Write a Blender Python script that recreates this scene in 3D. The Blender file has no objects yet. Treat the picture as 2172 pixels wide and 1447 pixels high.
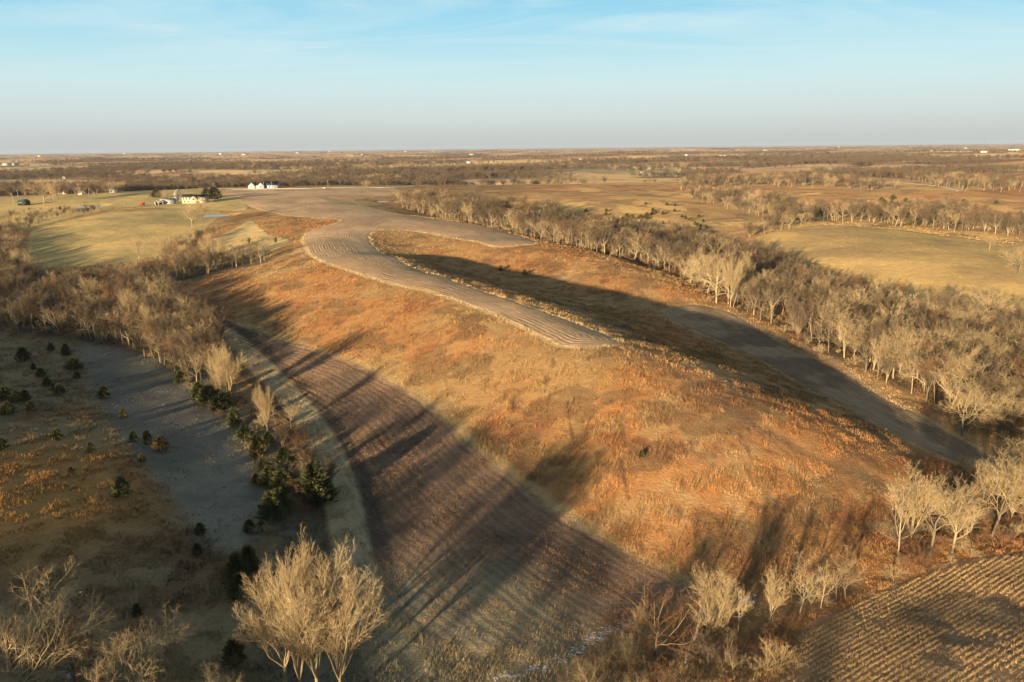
import bpy, math, random
import numpy as np
from mathutils import Matrix, Vector
random.seed(7)
RNG = np.random.default_rng(11)
SC = bpy.context.scene
COL = SC.collection
# ------------------------------------------------------------------ camera, sky, sun, exposure
CAM_Z = 65.0
FPX, CX, CY = 1600.0, 1086.0, 723.5            # focal length and centre in photograph pixels
PITCH, ROLL = math.radians(14.36), math.radians(0.58)
_R0 = np.array([1.0, 0, 0]); _F = np.array([0, math.cos(PITCH), -math.sin(PITCH)]); _U0 = np.cross(_R0, _F)
_R = math.cos(ROLL)*_R0 - math.sin(ROLL)*_U0
_U = math.cos(ROLL)*_U0 + math.sin(ROLL)*_R0
cam_data = bpy.data.cameras.new('camera')
cam = bpy.data.objects.new('camera', cam_data); COL.objects.link(cam)
cam_data.sensor_width = 36.0; cam_data.lens = 36.0*FPX/2172.0
cam_data.clip_start = 1.0; cam_data.clip_end = 90000.0
m = Matrix(((_R[0], _U[0], -_F[0], 0), (_R[1], _U[1], -_F[1], 0), (_R[2], _U[2], -_F[2], CAM_Z), (0, 0, 0, 1)))
cam.matrix_world = m
SC.camera = cam
SUN_EL, SUN_AZ = 7.2, 32.0                      # elevation; shadows run 32 degrees to the right of the view
sd = np.array([math.sin(math.radians(SUN_AZ))*math.cos(math.radians(SUN_EL)),
               math.cos(math.radians(SUN_AZ))*math.cos(math.radians(SUN_EL)), -math.sin(math.radians(SUN_EL))])
sun_data = bpy.data.lights.new('sun', 'SUN'); sun_data.energy = 4.1; sun_data.angle = math.radians(0.9)
sun_data.color = (1.0, 0.80, 0.53)
sun = bpy.data.objects.new('sun', sun_data); COL.objects.link(sun)
sun.rotation_mode = 'QUATERNION'; sun.rotation_quaternion = Vector(sd).to_track_quat('-Z', 'Y')
SC.view_settings.view_transform = 'Standard'; SC.view_settings.look = 'None'
SC.view_settings.gamma = 1.0; SC.view_settings.use_curve_mapping = False
SC.view_settings.exposure = 2.05
world = bpy.data.worlds.new('World'); SC.world = world; world.use_nodes = True
def build_sky():
    nt = world.node_tree; N = nt.nodes; L = nt.links
    for n in list(N): N.remove(n)
    out = N.new('ShaderNodeOutputWorld'); bg = N.new('ShaderNodeBackground')
    sky = N.new('ShaderNodeTexSky'); sky.sky_type = 'NISHITA'; sky.sun_disc = False
    sky.sun_elevation = math.radians(SUN_EL)
    sky.sun_rotation = math.radians(180 + SUN_AZ)
    sky.altitude = 300; sky.air_density = 1.0; sky.dust_density = 1.2; sky.ozone_density = 2.0
    bg.inputs['Strength'].default_value = 0.12
    tc = N.new('ShaderNodeTexCoord'); sep = N.new('ShaderNodeSeparateXYZ')
    L.new(tc.outputs['Generated'], sep.inputs[0])
    ramp = N.new('ShaderNodeValToRGB'); L.new(sep.outputs['Z'], ramp.inputs[0])
    R = ramp.color_ramp
    stops = SKY_STOPS
    R.elements[0].position = stops[0][0]; R.elements[0].color = (*stops[0][1], 1)
    R.elements[1].position = stops[-1][0]; R.elements[1].color = (*stops[-1][1], 1)
    for p, c in stops[1:-1]:
        e = R.elements.new(p); e.color = (*c, 1)
    mix = N.new('ShaderNodeMix'); mix.data_type = 'RGBA'; mix.inputs[0].default_value = 0.97
    L.new(sky.outputs[0], mix.inputs[6])
    gain = N.new('ShaderNodeVectorMath'); gain.operation = 'SCALE'; gain.inputs['Scale'].default_value = SKY_GAIN
    L.new(ramp.outputs[0], gain.inputs[0]); L.new(gain.outputs[0], mix.inputs[7])
    # thin cirrus streaks: a planar layer projected on the dome
    div = N.new('ShaderNodeVectorMath'); div.operation = 'DIVIDE'
    add = N.new('ShaderNodeMath'); add.operation = 'ADD'; add.inputs[1].default_value = 0.06
    L.new(sep.outputs['Z'], add.inputs[0])
    comb = N.new('ShaderNodeCombineXYZ')
    for i in range(3): L.new(add.outputs[0], comb.inputs[i])
    L.new(tc.outputs['Generated'], div.inputs[0]); L.new(comb.outputs[0], div.inputs[1])
    mp = N.new('ShaderNodeMapping'); mp.inputs['Rotation'].default_value = (0, 0, math.radians(-14)); mp.inputs['Scale'].default_value = (0.45, 1.2, 0.0)
    L.new(div.outputs[0], mp.inputs[0])
    n1 = N.new('ShaderNodeTexNoise'); n1.inputs['Scale'].default_value = 0.9; n1.inputs['Detail'].default_value = 9; n1.inputs['Roughness'].default_value = 0.62; n1.inputs['Distortion'].default_value = 1.3
    L.new(mp.outputs[0], n1.inputs['Vector'])
    mr = N.new('ShaderNodeMapRange'); mr.inputs[1].default_value = 0.42; mr.inputs[2].default_value = 0.74; mr.inputs[3].default_value = 0; mr.inputs[4].default_value = 0.85
    L.new(n1.outputs[0], mr.inputs[0])
    fd = N.new('ShaderNodeMapRange'); fd.inputs[1].default_value = 0.06; fd.inputs[2].default_value = 0.11; fd.interpolation_type = 'SMOOTHSTEP'
    L.new(sep.outputs['Z'], fd.inputs[0]); fm = N.new('ShaderNodeMath'); fm.operation = 'MULTIPLY'
    L.new(mr.outputs[0], fm.inputs[0]); L.new(fd.outputs[0], fm.inputs[1])
    cm = N.new('ShaderNodeMix'); cm.data_type = 'RGBA'
    L.new(fm.outputs[0], cm.inputs[0]); L.new(mix.outputs[2], cm.inputs[6])
    cg = N.new('ShaderNodeVectorMath'); cg.operation = 'SCALE'; cg.inputs['Scale'].default_value = SKY_GAIN
    cg.inputs[0].default_value = (0.68, 0.86, 0.89)
    L.new(cg.outputs[0], cm.inputs[7])
    L.new(cm.outputs[2], bg.inputs[0]); L.new(bg.outputs[0], out.inputs[0])
def srgb(r, g, b):
    f = lambda c: (c/255.0/12.92 if c/255.0 <= 0.04045 else ((c/255.0+0.055)/1.055)**2.4)
    return (f(r), f(g), f(b))
SKY_STOPS = [(0.0, srgb(190, 197, 198)), (0.018, srgb(200, 206, 206)), (0.042, srgb(208, 220, 220)), (0.075, srgb(206, 230, 231)),
             (0.105, srgb(190, 228, 236)), (0.15, srgb(158, 216, 238)), (0.2, srgb(136, 203, 234)), (0.35, srgb(132, 156, 182)), (1.0, srgb(92, 108, 130))]
SKY_GAIN = 1.0/(0.12*2.0**SC.view_settings.exposure)
build_sky()

# ------------------------------------------------------------------ noise and maths helpers
def _hash(ix, iy, seed):
    h = (ix.astype(np.int64)*374761393 + iy.astype(np.int64)*668265263 + seed*1442695041) & 0xffffffff
    h = ((h ^ (h >> 13))*1274126177) & 0xffffffff
    return ((h ^ (h >> 16)) & 0xffff)/65535.0
def vnoise(x, y, seed=0):
    ix = np.floor(x); iy = np.floor(y); fx = x-ix; fy = y-iy
    ux = fx*fx*fx*(fx*(fx*6-15)+10); uy = fy*fy*fy*(fy*(fy*6-15)+10)
    a = _hash(ix, iy, seed); b = _hash(ix+1, iy, seed); c = _hash(ix, iy+1, seed); d = _hash(ix+1, iy+1, seed)
    return (a*(1-ux)+b*ux)*(1-uy)+(c*(1-ux)+d*ux)*uy
def fbm(x, y, seed=0, octs=4, gain=0.5):
    s = 0.0; a = 1.0; t = 0.0
    for o in range(octs):
        s = s + a*vnoise(x*2**o+17.3*o, y*2**o-9.1*o, seed+o*31); t += a; a *= gain
    return s/t                                  # 0..1
def sstep(a, b, x):
    t = np.clip((x-a)/(b-a), 0, 1); return t*t*(3-2*t)

def ray(px, py):
    d = _F + (px-CX)/FPX*_R - (py-CY)/FPX*_U
    return d
def P(px, py, z):
    d = ray(px, py); t = (z-CAM_Z)/d[2]
    return (d[0]*t, d[1]*t)
# ------------------------------------------------------------------ the lie of the land
def far_height(x, y):
    r = np.hypot(x, y)
    h = 9 + 30*fbm(x/900+3.1, y/700+1.7, 5, 3) + 17*(fbm(x/330, y/260, 9, 2)-0.5)
    h = h - 14*sstep(950, 1200, r)*(1-sstep(1500, 2300, r))*(fbm(x/700, y/500, 77, 2))*(1-.6*sstep(0, 500, x))   # a wooded valley beyond the plateau
    h = h + 9*sstep(1500, 4000, r)*(fbm(x/2200, y/1800, 21, 2)-0.45)
    return h
CTRL = [  # (photo x, photo y, height above the creek)
 (640,1440,0),(400,1440,.5),(150,1440,1.5),(0,1440,3),(640,1150,0),(600,1050,.3),(560,930,.5),(430,800,1),(300,720,1),(150,690,1),(0,650,1.5),
 (300,900,1.5),(100,850,2),(0,850,4),(0,1050,6.5),(150,1100,4.5),(0,1250,5.5),(300,1200,3),(450,1050,1.5),(450,1300,1.5),
 (760,1400,.8),(950,1430,.6),(900,1200,1.5),(750,1000,1.5),(1100,1280,2),(1300,1320,.8),(1470,1340,0),
 (700,850,3.2),(560,730,4),(430,680,3),(850,1000,3),(1000,1130,3),
 (1480,1240,1.5),(1350,1170,2.5),(1200,1085,3.2),(1000,930,4.8),(870,830,5.5),(700,755,6),(500,690,5),(390,662,4),
 (1500,1130,4.2),(1700,1180,2.2),(1600,1040,7),(1350,1000,8),(1750,1060,5.6),(1850,1090,3),
 (1150,880,8.5),(1000,800,10),(850,720,11),(700,660,11),(550,630,9),(430,620,7),(330,605,5),
 (1400,900,11.5),(1250,800,14),
 (650,520,17),(740,575,17),(900,612,17.4),(1050,665,17.4),(1190,728,16.8),(1305,722,16.3),(1400,755,15.6),(1500,800,14.5),(1600,843,13),(1700,895,11),(1800,950,8.2),(1900,1005,4.8),(2000,1045,2),
 (790,495,17.8),(855,545,17.3),(1000,603,17.2),(1150,655,17),(1250,695,16.5),(740,500,18.3),(900,582,18.2),(820,540,18.2),(1080,632,18),
 (840,515,13.5),(900,545,10.5),(1000,577,7.5),(1150,612,6),(1300,650,5),(1450,705,4),(1600,760,3),(1750,830,2.6),(1900,905,2),(2050,968,1),
 (860,490,17.5),(1000,515,17),(1130,516,16),(780,460,20),(720,440,21),(850,453,18.3),(1000,473,17.3),(1250,560,12.5),(1350,590,11),(1450,622,8.5),(1120,548,12),
 (1200,525,14.8),(1320,560,12.3),(1440,607,8.8),
 (850,438,17),(950,455,13),(1100,487,10),(1250,520,8),(1400,572,6.5),(1520,632,5.5),(1650,680,5),(1800,750,4.5),(1900,810,3.4),(2000,885,1.5),(2100,955,.6),
 (1300,480,6),(1500,550,4),(1700,610,3),(1900,680,2),(2050,760,1),(2172,860,.5),
 (2172,700,4),(2000,650,6),(2172,640,8),(1600,500,13),(1800,478,17),(2100,505,15),(1750,560,11),(2000,600,11),(1900,540,15),(2172,560,14),
 (900,410,21),(1100,400,21),(1300,425,18),(1250,450,14),(1500,420,16),(1700,450,12),(1450,480,11),(1050,430,17),(2000,450,14),(1950,425,18),(1600,390,20),(1400,385,20),
 (500,404,21.5),(700,400,22.3),(830,403,22),(556,399,22.8),(700,397,23),(820,397,22.6),(450,401.5,22.2),(320,405,20.5),(150,411,18),(0,414,17),(700,430,21),(600,440,20),(640,470,18.5),(600,490,16),
 (410,428,19),(345,432,18),(300,440,17.5),(455,460,14.5),(200,470,14),(80,490,9),(400,475,14.5),(60,555,3),(250,545,8),(400,545,7),(520,520,11),(600,520,14),(150,440,14),(40,435,14.5),
 (0,480,7),(0,560,2.5),(100,600,1.5),(250,600,3),(0,600,1.5),(450,560,6),(550,560,10),
 # bottom right: hedgerow creek and the corn stubble
 (1480,1330,.2),(1600,1260,.4),(1800,1200,.8),(1900,1160,1),(2050,1090,.8),(2172,1010,.6),(1700,1440,1.8),(1900,1300,2.6),(2172,1200,2.6),(2172,1440,4.5),(1900,1440,3.5)]
XY = [P(a, b, c) + (c,) for a, b, c in CTRL]
XY += [(-120,55,9),(-150,105,7),(-75,40,8),(-260,250,7),(-330,330,7),(0,30,3),(60,30,4),(120,60,5),(180,100,5),(0,60,1.5),(-30,55,3),
       (-65,-40,14),(-92,-28,18),(-125,-12,26),(-20,-84,13),(40,-120,14),(-185,10,25),(-260,60,27),(-340,120,26),(-240,105,26),(-180,75,18),(-138,40,11.5),(-156,10,18),(-300,190,26),(-330,260,22),(-200,170,7),(120,-100,12),(-150,-150,16),(-300,-100,16),(0,-220,14),(220,-60,11),(250,60,8),(260,170,6),(330,300,8),(0,-10,7),(-40,10,8)]
for k in range(28):
    a = k*2*math.pi/28
    for rr in (1230.0, 1330.0):
        x_, y_ = rr*math.sin(a), rr*math.cos(a)
        XY.append((x_, y_, float(far_height(np.array(x_), np.array(y_)))))
XY = np.array(XY)
_S = 100.0
def _tps_fit(pts, lam=0.02):
    X = pts[:, :2]/_S; n = len(X)
    d2 = ((X[:, None]-X[None])**2).sum(-1)
    K = 0.5*d2*np.log(d2+1e-12); K[np.diag_indices(n)] = lam
    Q = np.c_[np.ones(n), X]
    A = np.block([[K, Q], [Q.T, np.zeros((3, 3))]])
    w = np.linalg.solve(A, np.r_[pts[:, 2], 0, 0, 0])
    return w
_W = _tps_fit(XY)
def _tps(x, y):
    out = np.empty_like(x); n = len(XY)
    for i in range(0, len(x), 20000):
        a = x[i:i+20000]/_S; b = y[i:i+20000]/_S
        d2 = (a[:, None]-XY[None, :, 0]/_S)**2+(b[:, None]-XY[None, :, 1]/_S)**2
        out[i:i+20000] = (0.5*d2*np.log(d2+1e-12))@_W[:n]+_W[n]+_W[n+1]*a+_W[n+2]*b
    return out
GX0, GY0, GD = -1300.0, -500.0, 6.0
GNX, GNY = 450, 304                                # covers x -1300..1400, y -500..1320
_gx = GX0+GD*np.arange(GNX); _gy = GY0+GD*np.arange(GNY)
_MX, _MY = np.meshgrid(_gx, _gy)
_G = _tps(_MX.ravel(), _MY.ravel()).reshape(GNY, GNX)
def grid_cubic(G, x, y, x0=GX0, y0=GY0, d=GD):
    ny, nx = G.shape
    fx = np.clip((x-x0)/d, 1, nx-2.001); fy = np.clip((y-y0)/d, 1, ny-2.001)
    ix = fx.astype(np.int64); iy = fy.astype(np.int64); tx = fx-ix; ty = fy-iy
    def w(t): return ((1-t)**3/6, (3*t**3-6*t**2+4)/6, (-3*t**3+3*t**2+3*t+1)/6, t**3/6)   # uniform cubic B-spline
    wx = w(tx); wy = w(ty); s = 0.0
    for j in range(4):
        r = 0.0
        for i in range(4):
            r = r+wx[i]*G[np.clip(iy+j-1, 0, ny-1), np.clip(ix+i-1, 0, nx-1)]
        s = s+wy[j]*r
    return s
def H(x, y):
    x = np.asarray(x, float); y = np.asarray(y, float)
    sh = x.shape; x = x.ravel(); y = y.ravel()
    r = np.hypot(x, y)
    near = grid_cubic(_G, x, y); far = far_height(x, y)
    w = sstep(1000, 1250, r)
    h = near*(1-w)+far*w
    h = h + (fbm(x/26, y/26, 3, 2)-0.5)*0.9*(1-w) + (fbm(x/7, y/7, 4, 2)-0.5)*0.3*(1-w)
    for cx, cy, ra, rb, zz in PONDS:
        q = np.hypot((x-cx)/ra, (y-cy)/rb); wq = 1-sstep(1.0, 1.9, q)
        h = h*(1-wq)+(zz-0.25)*wq
    return h.reshape(sh)
PONDS = []
def H1(x, y): return float(H(np.array([x]), np.array([y]))[0])
_TS = np.exp(np.linspace(math.log(60), math.log(28000), 700))
def hit(px, py):
    """where the sight line through a point of the photograph meets the ground"""
    d = ray(px, py)
    X = d[0]*_TS; Y = d[1]*_TS; Z = CAM_Z+d[2]*_TS
    g = Z-H(X, Y)
    k = np.argmax(g < 0) if (g < 0).any() else len(_TS)-1
    if k == 0: k = 1
    lo, hi = _TS[k-1], _TS[k]
    for _ in range(14):
        mid = (lo+hi)/2
        if CAM_Z+d[2]*mid-H1(d[0]*mid, d[1]*mid) < 0: hi = mid
        else: lo = mid
    return (d[0]*hi, d[1]*hi)
def hits(pts): return [hit(a, b) for a, b in pts]
def smooth(pts, closed=True, n=5):
    p = np.array(pts, float); N = len(p); out = []
    rng = range(N) if closed else range(N-1)
    for i in rng:
        if closed: a, b, c, d = p[i-1], p[i], p[(i+1) % N], p[(i+2) % N]
        else: a, b, c, d = p[max(i-1, 0)], p[i], p[i+1], p[min(i+2, N-1)]
        for k in range(n):
            t = k/n
            out.append(0.5*((2*b)+(-a+c)*t+(2*a-5*b+4*c-d)*t*t+(-a+3*b-3*c+d)*t**3))
    if not closed: out.append(p[-1])
    return np.array(out)
for _px, _py, _ra, _rb in [(458, 458, 11, 9), (185, 440, 11, 15), (812, 428, 5, 6)]:
    _q = hit(_px, _py); PONDS.append((_q[0], _q[1], _ra, _rb, H1(*_q)))
# signed distance rasters (2 m grid) of shapes drawn on the ground
SX0, SY0, SDD = -760.0, 40.0, 2.0
SNX, SNY = 781, 501                                # x -760..800, y 40..1040
_sx = SX0+SDD*np.arange(SNX); _sy = SY0+SDD*np.arange(SNY)
_QX, _QY = np.meshgrid(_sx, _sy); _QX = _QX.ravel(); _QY = _QY.ravel()
def seg_dist(px, py, poly, closed=True):
    d = np.full(px.shape, 1e9)
    n = len(poly)
    for i in range(n if closed else n-1):
        a = poly[i]; b = poly[(i+1) % n]; ab = b-a; L2 = ab@ab+1e-9
        t = np.clip(((px-a[0])*ab[0]+(py-a[1])*ab[1])/L2, 0, 1)
        d = np.minimum(d, (px-a[0]-t*ab[0])**2+(py-a[1]-t*ab[1])**2)
    return np.sqrt(d)
def inside(px, py, poly):
    c = np.zeros(px.shape, bool); n = len(poly)
    for i in range(n):
        x1, y1 = poly[i]; x2, y2 = poly[(i+1) % n]
        k = ((y1 > py) != (y2 > py))
        if y1 != y2: c ^= k & (px < (x2-x1)*(py-y1)/(y2-y1)+x1)
    return c
class Zone:
    def __init__(s, pts, closed=True, n=4):
        s.poly = smooth(hits(pts), closed, n); s.closed = closed
        lo = s.poly.min(0)-60; hi = s.poly.max(0)+60
        k = (_QX > lo[0]) & (_QX < hi[0]) & (_QY > lo[1]) & (_QY < hi[1])
        g = np.full(_QX.shape, 60.0)
        q = seg_dist(_QX[k], _QY[k], s.poly, closed)
        if closed: q = np.where(inside(_QX[k], _QY[k], s.poly), -q, q)
        g[k] = q; s.g = g.reshape(SNY, SNX)
    def d(s, x, y):
        """signed distance in metres, negative inside"""
        fx = np.clip((x-SX0)/SDD, 0, SNX-1.001); fy = np.clip((y-SY0)/SDD, 0, SNY-1.001)
        ix = fx.astype(int); iy = fy.astype(int); tx = fx-ix; ty = fy-iy
        r = (s.g[iy, ix]*(1-tx)+s.g[iy, ix+1]*tx)*(1-ty)+(s.g[iy+1, ix]*(1-tx)+s.g[iy+1, ix+1]*tx)*ty
        return np.where((x < SX0) | (x > SX0+SDD*(SNX-1)) | (y < SY0) | (y > SY0+SDD*(SNY-1)), 60.0, r)
# ------------------------------------------------------------------ what covers the ground
TOE = [(330,640),(385,660),(440,667),(500,685),(590,715),(700,750),(800,790),(880,832),(950,890),(1010,945),(1100,1015),(1200,1090),(1330,1165),(1480,1243)]
STRIP_LOW = [(1272,733),(1200,733),(1150,712),(1050,665),(920,620),(820,597),(740,572),(690,555),(655,530),(645,505),(662,490),(700,478),(724,468)]
Z = {}
Z['strip'] = Zone([(470,404),(560,402),(700,398),(800,396),(845,403),(832,413),(775,420),(745,424),(760,434),(800,444),(870,457),(960,470),(1050,485),(1132,512),(1100,520),(1030,518),(950,502),(880,490),(820,487),(787,491),(780,508),(800,532),(860,562),(960,596),(1080,637),(1180,672),(1260,702),(1310,724)]+STRIP_LOW+[(700,463),(620,458),(580,450),(540,440),(510,425)])
Z['island'] = Zone([(662,415),(690,418),(740,426),(800,430),(790,437),(740,434),(700,427)])
Z['corn'] = Zone(TOE[1:]+[(1460,1268),(1400,1295),(1330,1335),(1180,1378),(1020,1372),(880,1335),(790,1270),(768,1220),(755,1150),(735,1050),(700,950),(665,890),(600,825),(540,760),(480,705),(410,672)])
Z['toe'] = Zone(TOE, False)
Z['track'] = Zone([(420,680),(500,725),(560,785),(620,850),(680,930),(715,1020),(738,1120),(752,1210),(775,1290),(820,1380),(860,1440)], False)
Z['draw'] = Zone([(1425,655),(1480,648),(1545,664),(1620,708),(1750,773),(1880,848),(2000,913),(2098,972),(2060,988),(1980,958),(1850,893),(1700,812),(1560,738),(1450,690),(1405,668)])
Z['stubble'] = Zone([(1650,1500),(1670,1420),(1700,1350),(1770,1298),(1850,1258),(1950,1218),(2060,1188),(2172,1168),(2420,1130),(2600,1300),(2500,1500)])
Z['stub_edge'] = Zone([(1600,1400),(1700,1350),(1770,1298),(1850,1258),(1950,1218),(2060,1188),(2172,1168),(2420,1130)], False)
Z['pasture'] = Zone([(62,505),(72,488),(130,472),(200,457),(300,446),(420,442),(470,452),(455,470),(430,490),(400,520),(370,545),(300,556),(200,563),(80,567),(52,545)])
Z['pasture2'] = Zone([(455,505),(505,482),(535,468),(560,490),(600,505),(615,512),(560,540),(480,545),(430,530)])
Z['lawn'] = Zone([(-300,430),(0,418),(150,411),(330,404),(470,403),(525,440),(460,446),(330,441),(200,451),(120,470),(60,486),(-300,500)])
Z['meadow'] = Zone([(165,735),(250,725),(330,740),(400,815),(480,895),(540,980),(575,1100),(510,1165),(430,1150),(370,1060),(300,985),(230,880),(180,800)])
Z['gold'] = Zone([(1590,510),(1700,482),(1800,480),(2000,500),(2172,520),(2600,560),(2600,660),(2172,650),(1950,628),(1850,600),(1750,565),(1650,532)])
Z['crest_path'] = Zone([(1310,728),(1390,768),(1500,835),(1600,905),(1700,955),(1800,1000),(1900,1050)], False)
Z['spur'] = Zone([(1180,740),(1165,790),(1150,830)], False)
Z['wood_track'] = Zone([(1520,655),(1600,690),(1700,735),(1800,790),(1900,855),(1980,900)], False)
TRAILS = []
for _i, _t in enumerate([[(1325, 880), (1318, 960), (1330, 1070)], [(1200, 850), (1206, 900), (1216, 930)], [(1590, 900), (1584, 980), (1590, 1060)], [(1445, 930), (1452, 1010), (1436, 1110)], [(1620, 960), (1650, 1040), (1700, 1110)], [(700, 640), (640, 700), (600, 725)], [(1010, 790), (1080, 850), (1100, 900)], [(1310, 745), (1420, 830), (1560, 920), (1700, 990), (1830, 1060)]]):
    Z['trail%d' % _i] = Zone(_t, False); TRAILS.append('trail%d' % _i)
WOOD_R = [(850,440),(848,434),(900,432),(1000,440),(1100,452),(1200,478),(1280,498),(1400,510),(1500,535),(1600,560),(1700,602),(1760,635),(1850,655),(2000,685),(2172,702),(2600,720),(2600,900),(2172,935),(2060,915),(1960,855),(1850,800),(1750,752),(1640,695),(1560,655),(1500,625),(1440,590),(1340,555),(1220,525),(1100,497),(1000,475),(900,455)]
Z['wood_r'] = Zone(WOOD_R)
CREEK = [(640,1500),(635,1400),(640,1300),(640,1200),(630,1120),(600,1040),(570,960),(530,890),(480,840),(420,790),(350,745),(270,710),(180,690),(80,660),(0,640),(-120,620)]
Z['creek'] = Zone(CREEK, False)
CREEK2 = [(980,1470),(1060,1440),(1180,1400),(1290,1350),(1380,1322),(1480,1318),(1560,1290),(1660,1265),(1760,1240),(1870,1190),(1980,1150),(2080,1090),(2172,1020),(2300,960)]
Z['creek2'] = Zone(CREEK2, False)
WOOD_L = [(0,500),(45,520),(50,560),(85,592),(200,596),(300,592),(370,580),(420,566),(470,562),(520,556),(575,546),(560,558),(480,573),(400,593),(330,606),(310,650),(380,670),(440,700),(430,760),(380,790),(300,745),(180,725),(60,700),(0,690),(-250,690),(-250,470)]
Z['wood_l'] = Zone(WOOD_L)

def colour_of(x, y, z):
    r = np.hypot(x, y)
    near = 1-sstep(960, 1160, r)
    nz = lambda s, sd, o=3: fbm(x/s, y/s, sd, o)
    C = lambda *c: np.array(srgb(*c))
    mixc = lambda a, b, w: a*(1-w[:, None])+b*w[:, None]
    # prairie grass: straw, rust and grey weed in patches
    col = np.tile(C(154, 120, 76), (len(x), 1))
    px_, py_ = x, y
    rust = sstep(0.42, 0.62, nz(38, 1, 4)+0.12*(nz(6, 2, 2)-.5))
    blobs = np.zeros(len(x))
    for bx, by, br in RUST: blobs = np.maximum(blobs, 1-np.hypot(x-bx, y-by)/br)
    rust = np.clip(rust*0.28+sstep(-0.1, 0.4, blobs+0.45*(nz(14, 8, 3)-.5))*1.0, 0, 1)*(.5+.6*sstep(.36, .6, nz(3.4, 18, 4)))
    col = mixc(col, C(160, 110, 64), rust*0.78)
    col = mixc(col, C(138, 92, 58), sstep(0.52, 0.62, nz(15, 5, 4)+.3*(nz(3, 19, 3)-.5))*rust*0.8)
    col = mixc(col, C(170, 140, 96), sstep(0.52, 0.66, nz(24, 6, 4)+.25*(nz(4, 16, 3)-.5))*0.6*(1-.8*rust))
    col = mixc(col, C(108, 84, 58), sstep(0.56, 0.66, nz(11, 7, 4)+.3*(nz(2.6, 17, 3)-.5))*0.6)
    rowd = np.zeros(len(x)); rowa = np.zeros(len(x)); tuft = np.ones(len(x))
    wob = (nz(5, 31, 2)-.5)*2.2+(nz(1.6, 32, 2)-.5)*1.0
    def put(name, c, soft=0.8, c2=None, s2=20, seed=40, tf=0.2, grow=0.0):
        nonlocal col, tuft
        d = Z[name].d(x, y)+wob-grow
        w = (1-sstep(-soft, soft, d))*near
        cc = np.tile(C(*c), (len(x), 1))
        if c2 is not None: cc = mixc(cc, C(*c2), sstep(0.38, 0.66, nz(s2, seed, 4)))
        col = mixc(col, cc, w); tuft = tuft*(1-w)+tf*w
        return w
    # left valley: dull tan tall grass and a short grey-green meadow
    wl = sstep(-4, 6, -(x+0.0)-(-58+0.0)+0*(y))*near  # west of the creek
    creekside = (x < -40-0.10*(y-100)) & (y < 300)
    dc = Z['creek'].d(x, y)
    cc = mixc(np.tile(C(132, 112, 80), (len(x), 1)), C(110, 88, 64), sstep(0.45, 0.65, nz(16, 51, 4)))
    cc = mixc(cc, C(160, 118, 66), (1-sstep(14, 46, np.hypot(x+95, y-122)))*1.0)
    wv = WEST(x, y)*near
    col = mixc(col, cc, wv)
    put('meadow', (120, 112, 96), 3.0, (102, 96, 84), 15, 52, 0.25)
    put('wood_l', (92, 80, 62), 4.0, (74, 66, 54), 18, 53, 0.6, 1.0)
    put('wood_r', (116, 94, 66), 3.0, (92, 74, 54), 16, 54, 0.6, -1.0)
    put('gold', (182, 148, 92), 2.5, (166, 136, 88), 22, 55, 0.04)
    put('lawn', (166, 144, 92), 1.5, (186, 156, 98), 30, 56, 0.1)
    put('pasture', (160, 138, 88), 1.0, (180, 150, 94), 26, 57, 0.12)
    put('pasture2', (192, 160, 106), 1.0, (172, 148, 98), 18, 58, 0.12)
    ws = put('strip', (184, 150, 112), 0.7, (166, 134, 100), 34, 59, 0.0)
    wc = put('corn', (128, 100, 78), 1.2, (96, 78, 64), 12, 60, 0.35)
    wd = put('draw', (146, 122, 94), 0.8, (112, 94, 74), 14, 61, 0.05)
    wj = put('stubble', (150, 118, 84), 0.8, (122, 96, 70), 9, 62, 0.1)
    wi = put('island', (160, 134, 88), 0.8)
    # crop rows: metres from the guiding edge
    ds = Z['strip'].d(x, y)
    rowd = np.where(ws > .02, ds, rowd); rowa = np.maximum(rowa, ws*(1-wi)*(.35+.9*sstep(.4, .65, nz(16, 98, 3))))
    dt = Z['toe'].d(x, y); rowd = np.where(wc > .02, dt, rowd); rowa = np.maximum(rowa, wc*0.8)
    dd = Z['draw'].d(x, y); rowd = np.where(wd > .02, dd, rowd); rowa = np.maximum(rowa, wd*0.8)
    dj = Z['stub_edge'].d(x, y); rowd = np.where(wj > .02, ROWJ(x, y), rowd); rowa = np.maximum(rowa, wj*(.25+.5*nz(7, 99, 3)))
    dp = np.where((Z['pasture'].d(x, y) < 0) | (Z['pasture2'].d(x, y) < 0), 1.0, 0.0)*near
    rowd = np.where(dp > 0, (x*0.80-y*0.6)/3.2, rowd); rowa = np.maximum(rowa, dp*0.35)
    # straw coloured edges of the tilled strips, pale tracks
    def line(name, c, half, amt, soft=1.0):
        nonlocal col
        d = np.abs(Z[name].d(x, y))+wob*0.6
        w = (1-sstep(half, half+soft, d))*amt*near
        col = mixc(col, C(*c), w)
    we = (1-sstep(0.5, 1.3, np.abs(ds-1.0)))*near*(ds > 0)
    col = mixc(col, C(186, 158, 112), we*0.75); tuft = np.maximum(tuft, we*0.45)
    we = (1-sstep(0.3, 1.6, np.abs(Z['draw'].d(x, y)-1.2)))*near
    col = mixc(col, C(170, 140, 98), we*0.6); tuft = np.maximum(tuft, we*0.6)
    de = dt
    col = mixc(col, C(180, 150, 100), (1-sstep(0.4, 2.2, np.abs(de+wob*.5)))*near*0.55)
    line('track', (158, 140, 106), 2.8, 0.85, 1.5)
    dk = Z['track'].d(x, y)
    for off in (4.8,): col = mixc(col, C(72, 62, 52), (1-sstep(.8, 2.2, np.abs(np.abs(dk)-off)))*near*.75)
    for t_ in TRAILS:
        col = mixc(col, C(92, 66, 46), (1-sstep(.25, .75, np.abs(Z[t_].d(x, y))))*near*.6)
    line('crest_path', (112, 88, 66), 0.8, 0.6, 1.2)
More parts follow.
